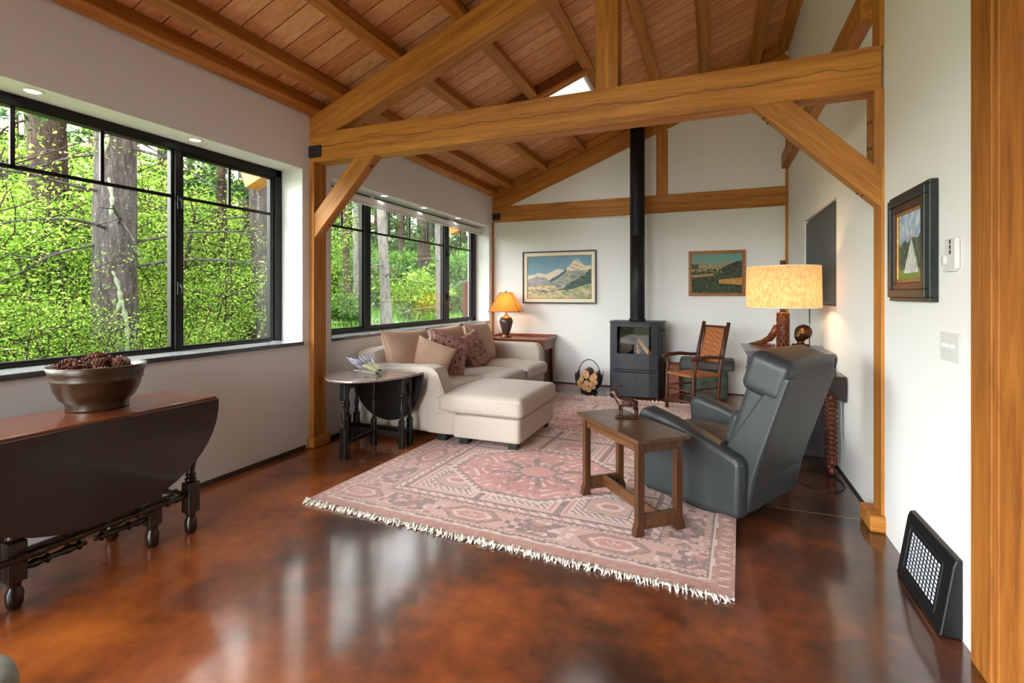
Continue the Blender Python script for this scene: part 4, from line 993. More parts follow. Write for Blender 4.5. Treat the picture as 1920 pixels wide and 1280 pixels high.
for sg in (-1, 1):
    o1 = 0.010*(1 if sg > 0 else -0.4)
    chain(0, [(-0.052, sg*0.015, 0.075), (-0.058+o1, sg*0.015, 0.052), (-0.065+o1, sg*0.014, 0.047), (-0.060+o1, sg*0.014, 0.014)], [.011, .006, .0045, .004])
    chain(3, [(0.034, sg*0.014, 0.070), (0.038-o1, sg*0.014, 0.045), (0.038-o1, sg*0.014, 0.014)], [.0085, .005, .004])
    chain(6, [(0.064, sg*0.013, 0.160)], [.003])
chain(0, [(-0.070, 0, 0.092)], [.004])
me.from_pydata(V, E, [])
me.materials.append(M['elk']); ob = bpy.data.objects.new('body', me); COL.objects.link(ob); ob.parent = e
sk = ob.modifiers.new('skin', 'SKIN'); sk.use_smooth_shade = True
for v_, q in zip(me.skin_vertices[0].data, Rr): v_.radius = (q*1.5, q*1.4)
me.skin_vertices[0].data[2].use_root = True
sb = ob.modifiers.new('sub', 'SUBSURF'); sb.levels = 1; sb.render_levels = 2
m = MB()
for sg in (-1, 1):
    m.tube([(0.070, sg*0.006, 0.158), (0.058, sg*0.022, 0.176), (0.040, sg*0.034, 0.186), (0.020, sg*0.036, 0.196)], [.0042, .0038, .0032, .0016], 6)
    for p, q in (((0.066, sg*0.012, 0.165), (0.088, sg*0.020, 0.180)), ((0.054, sg*0.026, 0.179), (0.068, sg*0.034, 0.200)), ((0.040, sg*0.034, 0.186), (0.046, sg*0.040, 0.207))): m.tube([p, q], [.003, .0012], 5)
m.build('antlers', M['elk'], e)
# ------------------------------------------------------------------ rug
RW, RL = 2.70, 4.22
rg_ = thing('area_rug', 'faded pink and red geometric wool rug with white fringe', 'rug', (-2.607, 2.665, 0.0), math.radians(-2.6))
C_ = dict(cream=S(226, 214, 206), pink=S(206, 160, 152), rose=S(196, 124, 120), red=S(178, 92, 90), rust=S(160, 96, 76), dark=S(82, 60, 64), tan=S(190, 150, 128), grey=S(150, 128, 126), pale=S(222, 196, 192))
def hsh(*a):
    x = math.sin(sum(v*w for v, w in zip(a, (12.9898, 78.233, 37.719))))*43758.5453
    return x-math.floor(x)
def hexm(dx, dy, a, b):
    """normalised distance for an elongated hexagon"""
    return max(abs(dy)/b, abs(dx)/a*0.72+abs(dy)/b*0.5)
def border(s, w):
    """main border: s runs along it, w in 0..1 across it"""
    p = 0.46; k = math.floor(s/p); x = (s/p-k)-0.5; y = w-0.5
    if w < 0.07 or w > 0.93: return C_['dark'] if (s*26) % 1 < 0.5 else C_['pale']
    if w < 0.13 or w > 0.87: return C_['tan']
    if k % 2 == 0:
        h = hexm(x, y, 0.34, 0.34)
        if h < 0.20: return C_['pale'] if hsh(round(x*40), round(y*30), 1) > 0.4 else C_['dark']
        if h < 0.55: return C_['rose']
        if h < 0.70: return C_['cream']
        if h < 0.90: return C_['rust']
        if h < 1.02: return C_['dark']
    else:
        a = abs(x)-0.22*abs(math.sin(y*7)); 
        if abs(x-y*0.6) < 0.045 or abs(x-y*0.6-0.12) < 0.03: return C_['dark']
        if abs(a) < 0.05: return C_['dark']
        if abs(x) < 0.10 and abs(y) < 0.2: return C_['red']
        if hsh(round(s*22), round(w*6), 3) > 0.72: return C_['dark']
        if hsh(round(s*26), round(w*8), 5) > 0.66: return C_['cream']
    return C_['pink']
def panel(x, y, k1, k2):
    """square compartments of the field, x,y in 0..1"""
    e = min(x, 1-x, y, 1-y)
    if e < 0.035: return C_['dark']
    if e < 0.075: return C_['pale']
    if e < 0.11: return C_['rose']
    if e < 0.135: return C_['cream']
    v = (k1*3+k2*5) % 3
    if e < 0.23:
        return C_['cream'] if ((x+y)*11 % 1) < 0.5 else (C_['grey'] if ((x+y)*11 % 1) < 0.8 else C_['dark'])
    if e < 0.25: return C_['dark']
    cx, cy = x-0.5, y-0.5; h = hexm(cx, cy, 0.28, 0.24)
    if h < 0.3: return C_['red']
    if h < 0.45: return C_['cream']
    if h < 0.8: return C_['rose'] if v else C_['tan']
    if h < 0.95: return C_['grey']
    if hsh(round(x*15), round(y*15), k1) > 0.78: return C_['dark']
    return C_['pale'] if v != 1 else C_['cream']
def rug(x, y):
    w = RW; dl, dr, db, dt = x, w-x, y, RL-y
    e = min(dl, dr, db, dt)
    fade = lambda c, k: tuple(c[i]*(1-k)+C_['pale'][i]*k for i in range(3)) + (1,)
    wob = 0.004*math.sin(x*31)+0.004*math.sin(y*27)
    e += wob
    if e < 0.10:
        s = x if e in (db, dt) else y
        c = C_['rust'] if hsh(round(s*30), round(e*30)) < 0.8 else C_['tan']
        if 0.03 < e < 0.07 and (s*14) % 1 < 0.22: c = C_['cream']
    elif e < 0.115: c = C_['cream']
    elif e < 0.13: c = C_['dark']
    elif e < 0.40:
        if db < 0.40 or dt < 0.40: c = border(x, (min(db, dt)-0.13)/0.27)
        else: c = border(y, (min(dl, dr)-0.13)/0.27)
    elif e < 0.415: c = C_['dark']
    elif e < 0.46: c = C_['cream'] if ((x+y)*13 % 1) < 0.6 else C_['rose']
    elif e < 0.47: c = C_['dark']
    else:
        fx = (x-0.47)/(RW-0.94); fy = (y-0.47)
        cx = x-1.25; best = None
        for cy0 in (1.16, 2.95):
            dy = y-cy0; d = math.hypot(cx*0.95, dy)
            if best is None or d < best[0]: best = (d, cx, dy)
        d, ax_, ay = best; ang = math.atan2(ay, ax_)
        oc = max(abs(ax_)*0.80, abs(ay)*1.0, (abs(ax_)*0.8+abs(ay))*0.74)
        tooth = 0.02*(1 if (ang*9) % 1 < 0.5 else 0)
        if oc < 0.17: c = C_['rose'] if oc < 0.11 else (C_['dark'] if (ang*2.2) % 1 < 0.65 or oc < 0.13 else C_['pink'])
        elif oc < 0.30 and (abs(math.sin(ang*4)) > 0.86+0.6*(oc-0.16)): c = C_['dark']
        elif oc < 0.50:
            c = C_['red'] if ay < 0.02 and oc < 0.4 and hsh(round(x*9), round(y*9), 8) > 0.25 else C_['rose']
            wv = math.sin(x*34+2*math.sin(y*19))*math.sin(y*38+2*math.sin(x*23))
            if wv > 0.80: c = C_['dark']
            elif wv < -0.72: c = C_['cream']
        elif oc < 0.52+tooth: c = C_['dark']
        elif oc < 0.56: c = C_['cream']
        else:
            nx = (x-0.47)/0.586; ny = (y-0.47)/0.547
            c = panel(nx % 1, ny % 1, int(nx), int(ny))
    n = hsh(round(x*60), round(y*60), 9)
    k = 0.36+0.18*n
    c = fade(c, k + 0.12*max(0, 1-x/1.2))
    return c
T = TR(0, 0, 0.012)
grid_color('pile', M['rug'], RW, RL, 225, 352, rug, rg_, T)
MB().box(0, RW, 0, RL, 0.002, 0.0115).build('backing', M['fringe'], rg_)
rr = random.Random(5)
for nm, y0, sg in (('fringe', 0.0, -1), ('fringe', RL, 1)):
    m = MB(); x = 0.0
    m.box(0, RW, y0-0.012 if sg < 0 else y0, y0 if sg < 0 else y0+0.012, 0.002, 0.013)
    while x < RW:
        Lf = rr.uniform(0.03, 0.065); dx = rr.uniform(-0.03, 0.03); h = rr.uniform(0.004, 0.016) if rr.random() < 0.85 else 0.028
        w_ = rr.uniform(0.004, 0.007)
        m.tube([(x, y0, 0.009), (x+dx*.5, y0+sg*Lf*.5, h+0.003), (x+dx, y0+sg*Lf, 0.004)], [w_, w_*0.9, w_*.5], 5)
        x += rr.uniform(0.006, 0.012)
    m.build(nm, M['fringe'], rg_)

# ------------------------------------------------------------------ pictures, television and fittings on the walls
def fb(x, y, s=1.0):
    return (noise.noise(Vector((x*s, y*s, 3.1))) + 0.5*noise.noise(Vector((x*s*2.1, y*s*2.1, 7.7))))
def lerp(a, b, t): t = max(0, min(1, t)); return tuple(a[i]*(1-t)+b[i]*t for i in range(4))
def peak_paint(u, v):
    n = fb(u, v, 7)*0.5; n2 = fb(u*0.6, v, 22)
    sky = lerp(S(150, 178, 196), S(112, 152, 172), v*1.6-0.5+n*0.5)
    ridge = np.interp(u, [0, .14, .26, .36, .50, .56, .66, .74, .80, .84, .90, 1.0], [.36, .47, .52, .44, .56, .62, .76, .90, .93, .86, .76, .78]) + 0.012*n2
    left = np.interp(u, [0, .16, .34], [.44, .535, .42])
    cl = np.interp(u, [0, .1, .18, .3, .5, .6], [.56, .57, .62, .58, .71, .66]) + 0.03*n
    tree = np.interp(u, [0, .05, .2, .3, .44, .55, .72, .85, .93, 1], [.18, .20, .16, .14, .17, .24, .40, .52, .60, .70]) + 0.05*n2
    mead = np.interp(u, [0, .3, .45, .7, 1], [.15, .13, .18, .22, .36]) + 0.01*n2
    if v > max(ridge, left if u < .34 else 0):
        return lerp(S(236, 224, 200), S(214, 206, 196), n+0.4) if (u < .62 and v < cl) else sky
    if v < mead: return lerp(S(210, 194, 150), S(110, 134, 112), (n*2+n2)*0.8+0.2+0.5*(u-.4))
    if v < tree and u > .40: return lerp(S(58, 84, 84), S(92, 112, 96), n2*1.2+0.4)
    if u < .45 and v < .30 and v > .13: return lerp(S(226, 204, 164), S(80, 104, 104), 0.3+n2*1.5-(0.25 if v > .2 else -0.5))
    if u < .30 and v < left and v > ridge*0.7: return lerp(S(186, 176, 184), S(146, 152, 160), n2+0.4)
    h = (ridge-v)
    if u > .62 and v > .66: return lerp(S(232, 216, 188), S(176, 166, 164), n2*1.4+h*1.6)
    if abs(u-.5) < .14 and h < 0.07: return S(84, 104, 118)
    return lerp(S(176, 170, 154), S(122, 138, 138), n2*1.2+n+0.4+0.5*math.sin(v*40+u*18)*0.4)
def valley_paint(u, v):
    n = fb(u, v, 6); n2 = fb(u, v, 18)
    if v > .74 + 0.03*n - 0.35*(max(0, u-.62))**1.0*0 and not (u > .62 and v < .80): return lerp(S(120, 150, 138), S(104, 160, 150), u+n*.4)
    if u > .60 and v > .42+0.3*0 and v < .62+0.22*min(1, (u-.55)*2.4): return lerp(S(44, 52, 44), S(86, 92, 74), n2*1.3+0.2)
    if v > .62: return lerp(S(176, 152, 116), S(128, 120, 88), n2+0.4) if u > .14 else S(74, 80, 52)
    if v > .52 and n2 > 0.05: return S(158, 140, 92)
    if .36 < v < .5 and u < .45 and abs(v-.43-.1*u) < .03: return S(176, 136, 90)
    if u > .55 and .18 < v < .34+0.12*(u-.55) and v > .20+.1*(1-u): return lerp(S(176, 122, 50), S(200, 150, 80), n2+.5)
    return lerp(S(36, 52, 36), S(78, 88, 50), n2*1.2+0.3+(0.3 if v > .4 else 0))
def tipi_paint(u, v):
    n = fb(u, v, 6); n2 = fb(u, v*0.6, 20)
    c = u-0.52
    if v < .60 and v > .10 and abs(c) < 0.30*(1-(v-.10)/.5)**1.0+0.015:
        return lerp(S(222, 222, 216), S(164, 170, 170), n2*1.2+0.3+c*1.4)
    if v > .58 and abs(c) < 0.10 and abs(abs(c)-(v-.58)*0.5) < 0.014: return S(150, 140, 120)
    if v < .16+0.03*n: return lerp(S(146, 160, 84), S(112, 132, 64), n2+0.5)
    if v < .62+0.10*n: return lerp(S(64, 78, 64), S(110, 124, 104), n2*1.4+0.35)
    return lerp(S(150, 172, 198), S(212, 220, 228), n*1.2+0.4)
def painting(name, label, Tw, w, h, bands, fn, nx, ny, depth):
    """local x to the right, y up, z out of the wall; bands = [(width, material, z_out)] from outside in"""
    root = bpy.data.objects.new(name, None); COL.objects.link(root); root.matrix_world = Tw
    tag(root, label, 'painting')
    off = 0.0
    for k, (bw, m, zo, nm) in enumerate(bands):
        o = MB(); x0, x1, y0, y1 = off, w-off, off, h-off
        o.box(x0, x1, y0, y0+bw, 0.001, zo).box(x0, x1, y1-bw, y1, 0.001, zo).box(x0, x0+bw, y0+bw, y1-bw, 0.001, zo).box(x1-bw, x1, y0+bw, y1-bw, 0.001, zo)
        o.build(nm, m, root, 0.003); off += bw
    grid_color('canvas', M['canvas'], w-2*off+.004, h-2*off+.004, nx, ny, lambda x, y: fn(x/(w-2*off), y/(h-2*off)), root, TR(off-.002, off-.002, depth))
    return root
def wallT_back(x, z): return TR(x, YB-0.001, z) @ RX(PI/2)
def wallT_right(y, z): return TR(XR-0.001, y, z) @ RZ(-PI/2) @ RX(PI/2)
painting('mountain_painting', 'painting of a pale mountain peak in a thin black frame on the back wall', wallT_back(-2.95, 1.288), 1.238, 0.852,
    [(0.022, M['frame_black'], 0.045, 'frame'), (0.055, M['mat_board'], 0.03, 'liner'), (0.008, M['frame_oak'], 0.026, 'inner_edge')], peak_paint, 150, 104, 0.02)
painting('valley_painting', 'small dark green valley painting in a honey brown frame right of the stove pipe', wallT_back(-0.345, 1.412), 0.762, 0.655,
    [(0.028, M['frame_oak'], 0.03, 'frame'), (0.018, M['frame_oak'], 0.024, 'inner_frame')], valley_paint, 110, 94, 0.014)
painting('tipi_painting', 'painting of a white tipi in a deep black frame on the right wall', wallT_right(3.385, 1.39), 0.56, 0.565,
    [(0.02, M['frame_green'], 0.035, 'frame'), (0.04, M['frame_green'], 0.050, 'outer_moulding'), (0.035, M['frame_brown'], 0.040, 'cove'), (0.018, M['gold'], 0.030, 'gilt_liner')], tipi_paint, 70, 70, 0.02)
tv = thing('television', 'large dark flat television set into the right wall behind the lamp', 'television', (XR+0.05, 5.65, 1.78))
MB().box(XR+0.012, XR+0.074, 4.88, 6.425, 1.34, 2.225).build('body', M['bezel'], tv, 0.004, world=True)
MB().box(XR+0.010, XR+0.0118, 4.89, 6.41, 1.358, 2.213).build('screen', M['screen'], tv, world=True)
cd = thing('hanging_cord', 'thin grey cord hanging down the right wall below the television', 'cord', (0.943, 5.98, 1.0))
MB().tube([(0.943, 6.10, 1.34), (0.944, 6.10, 0.81)], 0.006, 6).build('wire', M['slate'], cd, world=True)
# thermostat and switches
th = thing('thermostat', 'white wall thermostat with slotted cover and round dial', 'thermostat', (XR, 2.69, 1.6))
MB().box(XR-0.02, XR-0.001, 2.61, 2.715, 1.53, 1.662).build('case', M['plate'], th, 0.006, 3, world=True)
for k in range(3): MB().box(XR-0.0215, XR-0.0195, 2.650, 2.661, 1.595+0.022*k, 1.612+0.022*k).build('slot', M['dark_slot'], th, world=True)
m = MB().lathe([(0.022, 0), (0.024, 0.005), (0.021, 0.010), (0.0, 0.012)], n=28, T=TR(XR-0.02, 2.70, 1.572) @ RY(-PI/2)); m.build('dial', M['plate'], th, world=True)
MB().box(XR-0.026, XR-0.001, 2.63, 2.72, 1.524, 1.53).build('ledge', M['white'], th, 0.002, world=True)
sw = thing('light_switch', 'white triple toggle switch plate below the thermostat', 'switch', (XR, 2.70, 1.196))
MB().box(XR-0.007, XR-0.0005, 2.605, 2.795, 1.135, 1.258).build('plate', M['plate'], sw, 0.004, 3, world=True)
for y in (2.655, 2.70, 2.745): MB().box(XR-0.02, XR-0.006, y-0.005, y+0.005, 1.194, 1.212, RY(0.0)).build('toggle', M['plate'], sw, 0.002, world=True)
# floor register
v = thing('wall_register', 'black metal wall register with square grille at the floor on the right', 'vent', (0.91, 2.85, 0))
prof = [(XR-0.0005, 0.003), (0.868, 0.003), (0.872, 0.02), (0.915, 0.30), (0.925, 0.328), (XR-0.0005, 0.332)]
Y0, Y1 = 2.588, 3.113
MB().prism(prof, Y0, Y1, 'xz').build('housing', M['vent'], v, 0.006, 2, world=True)
sl = (0.915-0.872)/0.28
def face(z): return 0.872+(z-0.02)*sl
g = MB()
for i in range(10):
    for j in range(10):
        y = 2.70+0.300*i/9; z = 0.085+0.165*j/9
        x = face(z)-0.0012; a_, b_ = 0.0105, 0.0062
        g.add([(x-0.0005-b_*0*sl, y-a_, z-b_), (x-0.0005, y+a_, z-b_), (x-0.0005+2*b_*sl, y+a_, z+b_), (x-0.0005+2*b_*sl, y-a_, z+b_)], [(0, 3, 2, 1)])
g.build('grille_holes', M['vent_in'], v, world=True)
gf = MB()
for (a_, b_, c_, d_) in ((2.66, 2.672, 0.06, 0.275), (3.035, 3.047, 0.06, 0.275), (2.66, 3.047, 0.055, 0.067), (2.66, 3.047, 0.268, 0.28)):
    V = [(face(z)-o_, y, z) for o_ in (0.006, -0.002) for z in (c_, d_) for y in (a_, b_)]
    gf.add(V, [(0,1,3,2), (4,6,7,5), (0,4,5,1), (2,3,7,6), (0,2,6,4), (1,5,7,3)])
gf.build('grille_frame', M['vent'], v, 0.002, world=True)
# cord on the floor
cd = thing('power_cord', 'dark power cord looping on the floor by the console leg', 'cord', (0.80, 4.4, 0))
pts = [(0.70, 4.66, 0.006), (0.80, 4.62, 0.006), (0.885, 4.50, 0.006), (0.90, 4.36, 0.006), (0.85, 4.23, 0.006), (0.76, 4.19, 0.006), (0.66, 4.24, 0.006), (0.60, 4.34, 0.006), (0.58, 4.5, 0.006)]
sm = []
for i in range(len(pts)-1):
    p0, p1, p2, p3 = (Vector(pts[max(0, min(len(pts)-1, i+k))]) for k in (-1, 0, 1, 2))
    for q in range(6):
        t_ = q/6; sm.append(0.5*((2*p1) + (p2-p0)*t_ + (2*p0-5*p1+4*p2-p3)*t_**2 + (3*p1-p0-3*p2+p3)*t_**3))
MB().tube(sm, 0.0045, 6).build('wire', M['black'], cd, world=True)
# seat edge poking in at the lower left corner
st = thing('stool', 'grey green cushioned stool edge at the lower left corner', 'stool', (-1.715, 0.50, 0))
MB().lathe([(0.0, 0.50), (0.19, 0.495), (0.215, 0.475), (0.22, 0.45), (0.21, 0.43), (0.0, 0.43)], n=40).build('seat', M['greyfab'], st)
MB().lathe([(0.0, 0.405), (0.20, 0.405), (0.205, 0.43), (0.0, 0.43)], n=40).build('seat_rim', M['turned'], st)
for k in range(4):
    a_ = PI/4+PI/2*k
    MB().tube([(0.13*math.cos(a_), 0.13*math.sin(a_), 0.41), (0.19*math.cos(a_), 0.19*math.sin(a_), 0.0)], [0.02, 0.015], 10).build('leg', M['black'], st)
MB().tube([(0.15, 0.10, 0.44), (0.215, 0.185, 0.442), (0.245, 0.225, 0.43), (0.25, 0.235, 0.40)], [0.014, 0.016, 0.017, 0.012], 12).build('side_handle', M['black'], st)
# ================================================================== OUTSIDE
def gz(x, y=0):
    d = max(0.0, -3.9-x); s = min(1.0, d/7.5); s = s*s*(3-2*s)
    return -0.15 + 0.86*s + max(0, d-7.5)*0.022
def leaf_mat(name, stops, trans=0.5, var=0.35):
    t = NT(name); g = t.n('NewGeometry'); col = t.ramp(g.outputs['Random Per Island'], stops)
    d = t.n('BsdfDiffuse'); tr = t.n('BsdfTranslucent'); t.l(col, d.inputs[0]); t.l(col, tr.inputs[0])
    mx = t.n('MixShader'); mx.inputs[0].default_value = trans; t.l(d.outputs[0], mx.inputs[1]); t.l(tr.outputs[0], mx.inputs[2])
    t.l(mx.outputs[0], t.out.inputs[0]); return t.m
M['leafA'] = leaf_mat('spring_leaves', [(0, S(70, 104, 36)), (0.45, S(118, 154, 54)), (0.8, S(160, 186, 82)), (1, S(190, 206, 122))])
M['leafB'] = leaf_mat('fresh_green_leaves', [(0, S(52, 84, 38)), (0.5, S(84, 126, 54)), (1, S(136, 172, 84))])
M['needle'] = leaf_mat('conifer_needles', [(0, S(36, 58, 34)), (0.6, S(68, 98, 56)), (1, S(112, 142, 88))], 0.35)
M['grassM'] = leaf_mat('grass_blades', [(0, S(74, 128, 44)), (0.5, S(106, 168, 60)), (1, S(160, 200, 90))], 0.4)
def bark_mat(name, a, b, c):
    t = NT(name); v = t.coord((9, 9, 2.2)); n = t.noise(v, 1.6, 6, 0.7, 0.8); n2 = t.noise(t.coord(), 26, 4, 0.7)
    col = t.ramp(n, [(0.3, a), (0.5, b), (0.7, c)])
    lich = t.ramp(n2, [(0.60, (0,0,0,1)), (0.70, (1,1,1,1))])
    col = t.mix(t.math('MULTIPLY', lich, 0.6), col, S(168, 172, 160))
    return t.bsdf(col, 0.95, 0, 0.1, n, 1.0, 0.05)
M['bark1'] = bark_mat('grey_tree_bark', S(46, 42, 42), S(74, 68, 67), S(102, 96, 93))
M['bark2'] = bark_mat('brown_tree_bark', S(38, 30, 27), S(64, 52, 46), S(88, 75, 67))
M['bark3'] = bark_mat('pale_tree_bark', S(78, 74, 72), S(112, 107, 104), S(140, 136, 131))
M['lichen'] = plain('pale_lichen', S(128, 136, 114), 0.95, c2=S(104, 112, 92), vs=30)
def ground_mat():
    t = NT('forest_floor'); v = t.coord(); n = t.noise(v, 1.1, 6, 0.7); n2 = t.noise(v, 9, 4)
    col = t.ramp(n, [(0.35, S(78, 84, 50)), (0.5, S(96, 128, 56)), (0.65, S(122, 152, 70))])
    col = t.mix(t.math('MULTIPLY', n2, 0.4), col, S(84, 70, 52))
    return t.bsdf(col, 1.0, 0, 0.1, n2, 0.6, 0.05)
M['ground'] = ground_mat()
M['path'] = plain('pale_gravel', S(172, 168, 158), 0.95, c2=S(140, 136, 126), vs=14, bs=0.4)
# ground
nx, ny = 60, 60; V = []; F = []
xs = [-3.9-70*(i/nx)**1.7 for i in range(nx+1)]; ys = [-30+90*j/ny for j in range(ny+1)]
for y in ys:
    for x in xs: V.append((x, y, gz(x)-0.02+0.10*noise.noise(Vector((x*.35, y*.35, 0)))*min(1, max(0, (-4.2-x)/3))))
F = [(j*(nx+1)+i, (j+1)*(nx+1)+i, (j+1)*(nx+1)+i+1, j*(nx+1)+i+1) for j in range(ny) for i in range(nx)]
struct(MB().add(V, F, True).build('ground', M['ground']))
def quads(C, U, W, name, mats, parent=None):
    """leaf quads: centres C, half axes U and W, all (N,3)"""
    N = len(C); P = np.empty((N, 4, 3), np.float32)
    P[:, 0] = C-U; P[:, 1] = C-W*0.9+U*0.1; P[:, 2] = C+U; P[:, 3] = C+W*0.9+U*0.1
    me = bpy.data.meshes.new(name); me.vertices.add(N*4); me.vertices.foreach_set('co', P.ravel())
    me.loops.add(N*4); me.loops.foreach_set('vertex_index', np.arange(N*4, dtype=np.int32))
    me.polygons.add(N); me.polygons.foreach_set('loop_start', np.arange(0, N*4, 4, dtype=np.int32)); me.polygons.foreach_set('loop_total', np.full(N, 4, np.int32))
    me.materials.append(mats); me.update(calc_edges=True); me.validate()
    o = bpy.data.objects.new(name, me); COL.objects.link(o)
    if parent is not None: o.parent = parent
    return o
def rand_axes(N, size, asp=0.6, flat=0.0):
    a = RNG.normal(size=(N, 3)); a[:, 2] *= (1-flat); a /= np.linalg.norm(a, axis=1)[:, None]
    b = RNG.normal(size=(N, 3)); b -= a*np.sum(a*b, 1)[:, None]; b /= np.linalg.norm(b, axis=1)[:, None]
    s = size*(0.6+0.8*RNG.random(N))[:, None]
    return a*s, b*s*asp
def twig_path(p, d, L, n=6, curl=0.25, droop=0.0):
    pts = [np.array(p, float)]; d = np.array(d, float)
    for i in range(n):
        d = d + RNG.normal(size=3)*curl/ n**0.5; d[2] -= droop/n; d /= np.linalg.norm(d); pts.append(pts[-1]+d*L/n)
    return pts
def shrub(name, label, loc, h, spread, nleaf, size, mat, group, bark='bark2', stems=7, sub=5, seed=None, flat=0.3):
    root = thing(name, label, 'shrub', loc, 0, group)
    m = MB(); C = []
    for k in range(stems):
        a = 2*PI*k/stems+RNG.uniform(-.4, .4); lean = RNG.uniform(.15, .75)*spread/h
        st = twig_path((0.15*math.cos(a), 0.15*math.sin(a), 0), (lean*math.cos(a), lean*math.sin(a), 1), h*RNG.uniform(.8, 1.1), 8, 0.22, 0.15)
        m.tube([tuple(p) for p in st], list(np.linspace(0.022, 0.006, 9)*h/2.4), 5)
        for q in range(sub):
            i = RNG.integers(2, 8); b = 2*PI*RNG.random()
            tw = twig_path(st[i], (math.cos(b), math.sin(b), RNG.uniform(-.1, .7)), h*RNG.uniform(.25, .5), 6, 0.4, 0.2)
            m.tube([tuple(p) for p in tw], list(np.linspace(0.009, 0.003, 7)*h/2.4), 4)
            C += [tw[j]*(1-f)+tw[j+1]*f for j in range(1, 6) for f in (0, .33, .66)]
        C += [st[j]*(1-f)+st[j+1]*f for j in range(3, 8) for f in (0, .5)]
    m.build('stems', M[bark], root)
    C = np.array(C); idx = RNG.integers(0, len(C), nleaf)
    P = C[idx] + RNG.normal(size=(nleaf, 3))*np.array([.17, .17, .11])*h/2.4
    P[:, 2] = np.abs(P[:, 2])
    U, W_ = rand_axes(nleaf, size, 0.62, flat)
    quads(P, U, W_, 'foliage', M[mat], root)
    return root
def trunk_mesh(h, r0, r1, lean=(0, 0), n=22, rings=26, seed=1):
    m = MB(); V = []
    for i in range(rings+1):
        f = i/rings; z = h*f; r = (r0*(1-f)+r1*f)*(1+0.55*math.exp(-z/0.35))
        cx = lean[0]*f+0.03*math.sin(f*6+seed); cy = lean[1]*f+0.03*math.cos(f*5+seed)
        for j in range(n):
            a = 2*PI*j/n; q = 1+0.07*noise.noise(Vector((math.cos(a)*2.2, math.sin(a)*2.2, z*1.4+seed*5)))+0.03*noise.noise(Vector((math.cos(a)*7, math.sin(a)*7, z*5+seed)))
            V.append((cx+r*q*math.cos(a), cy+r*q*math.sin(a), z))
    return m.add(V, [(i*n+j, i*n+(j+1) % n, (i+1)*n+(j+1) % n, (i+1)*n+j) for i in range(rings) for j in range(n)], True)
def conifer(label, loc, h, r0, r1, bark, lean=(0, 0), nb=16, z0=1.6, z1=None, bl=1.6, per=260, seed=1, dead=6, mat='needle', group=None, size=0.05, name='conifer_tree'):
    root = thing(name, label, 'tree', loc, 0, group)
    trunk_mesh(h, r0, r1, lean, seed=seed).build('trunk', M[bark], root)
    z1 = z1 or h*0.95; m = MB(); C = []; Us = []
    for k in range(nb+dead):
        z = RNG.uniform(z0, z1) if k < nb else RNG.uniform(0.9, z1*0.7)
        f = z/h; a = 2*PI*RNG.random(); L = bl*RNG.uniform(.6, 1.15)*(1-0.25*f)
        p0 = (lean[0]*f, lean[1]*f, z); tw = twig_path(p0, (math.cos(a), math.sin(a), RNG.uniform(-.15, .3)), L, 7, 0.22, 0.35)
        m.tube([tuple(p) for p in tw], list(np.linspace(0.020, 0.005, 8)), 5)
        side = np.array([-math.sin(a), math.cos(a), 0])
        if k < nb:
            t = RNG.random(per)**0.8*6.98; i = t.astype(int); fr = (t-i)[:, None]; tw_ = np.array(tw)
            base = tw_[i]*(1-fr)+tw_[i+1]*fr
            s = RNG.uniform(-1, 1, per)[:, None]; wid = 0.34*(1-np.abs(t/7-0.4))[:, None]
            P = base + side*s*wid + np.stack([np.zeros(per), np.zeros(per), -0.10*np.abs(s[:, 0])-RNG.random(per)*0.10], 1)
            P += RNG.normal(size=(per, 3))*0.035
            C.append(P)
        else:
            for q in range(3):
                j = RNG.integers(2, 6); tw2 = twig_path(tw[j], (math.cos(a+RNG.uniform(-1, 1)), math.sin(a+RNG.uniform(-1, 1)), RNG.uniform(-.5, .2)), L*.4, 4, 0.3, 0.2)
                m.tube([tuple(p) for p in tw2], list(np.linspace(0.007, 0.003, 5)), 4)
    m.build('branches', M['lichen'] if dead > nb else M[bark], root)
    if C:
        P = np.concatenate(C); N = len(P); U, W_ = rand_axes(N, size, 0.42, 0.5)
        quads(P, U, W_, 'foliage', M[mat], root)
    return root
TH = math.radians(22.0415)
def spot(bear, dist):
    """a place on the ground, bear degrees right of the line the room is seen along, dist metres away"""
    a = TH - math.radians(bear); x, y = -math.sin(a)*dist, math.cos(a)*dist
    return (x, y, gz(x)-0.06)
def bd(u): return math.degrees(math.atan((u-960)/934.5))
# big trees one can tell apart
conifer('big grey furrowed conifer trunk with pale lichen, seen through the near window', spot(bd(226), 7.0), 8.5, 0.215, 0.15, 'bark1', (-0.35, 0.1), 10, 3.6, 6.2, 2.2, 240, 3, dead=10)
big = [o for o in bpy.data.objects if o.get('label', '').startswith('big grey furrowed')][0]
lm_ = MB()
for (ang, z0_, z1_, wv) in ((-62, 3.0, 3.8, 0.05), (-50, 2.3, 2.75, 0.03), (-40, 1.25, 1.75, 0.06), (-22, 0.75, 1.45, 0.05), (-70, 1.7, 2.0, 0.02)):
    pts_ = []
    for q_ in range(12):
        f_ = q_/11; z_ = z0_*(1-f_)+z1_*f_; r_ = 0.215*(1-z_/8.5)+0.15*z_/8.5; a_ = math.radians(ang)+wv*3*math.sin(f_*4)
        pts_.append((-0.35*z_/8.5+r_*1.03*math.cos(a_)+0.02*math.sin(z_/8.5*6+3), 0.1*z_/8.5+r_*1.03*math.sin(a_)+0.02, z_))
    lm_.tube(pts_, [0.006]+[0.022+0.008*math.sin(q_*2.1) for q_ in range(10)]+[0.006], 6)
lm_.build('lichen', M['lichen'], big)
conifer('dark brown conifer trunk half hidden by leaves at the left of the near window', spot(bd(86), 9.0), 8.5, 0.22, 0.17, 'bark2', (-0.1, 0.0), 10, 3.4, 6.0, 2.0, 240, 5, dead=8)
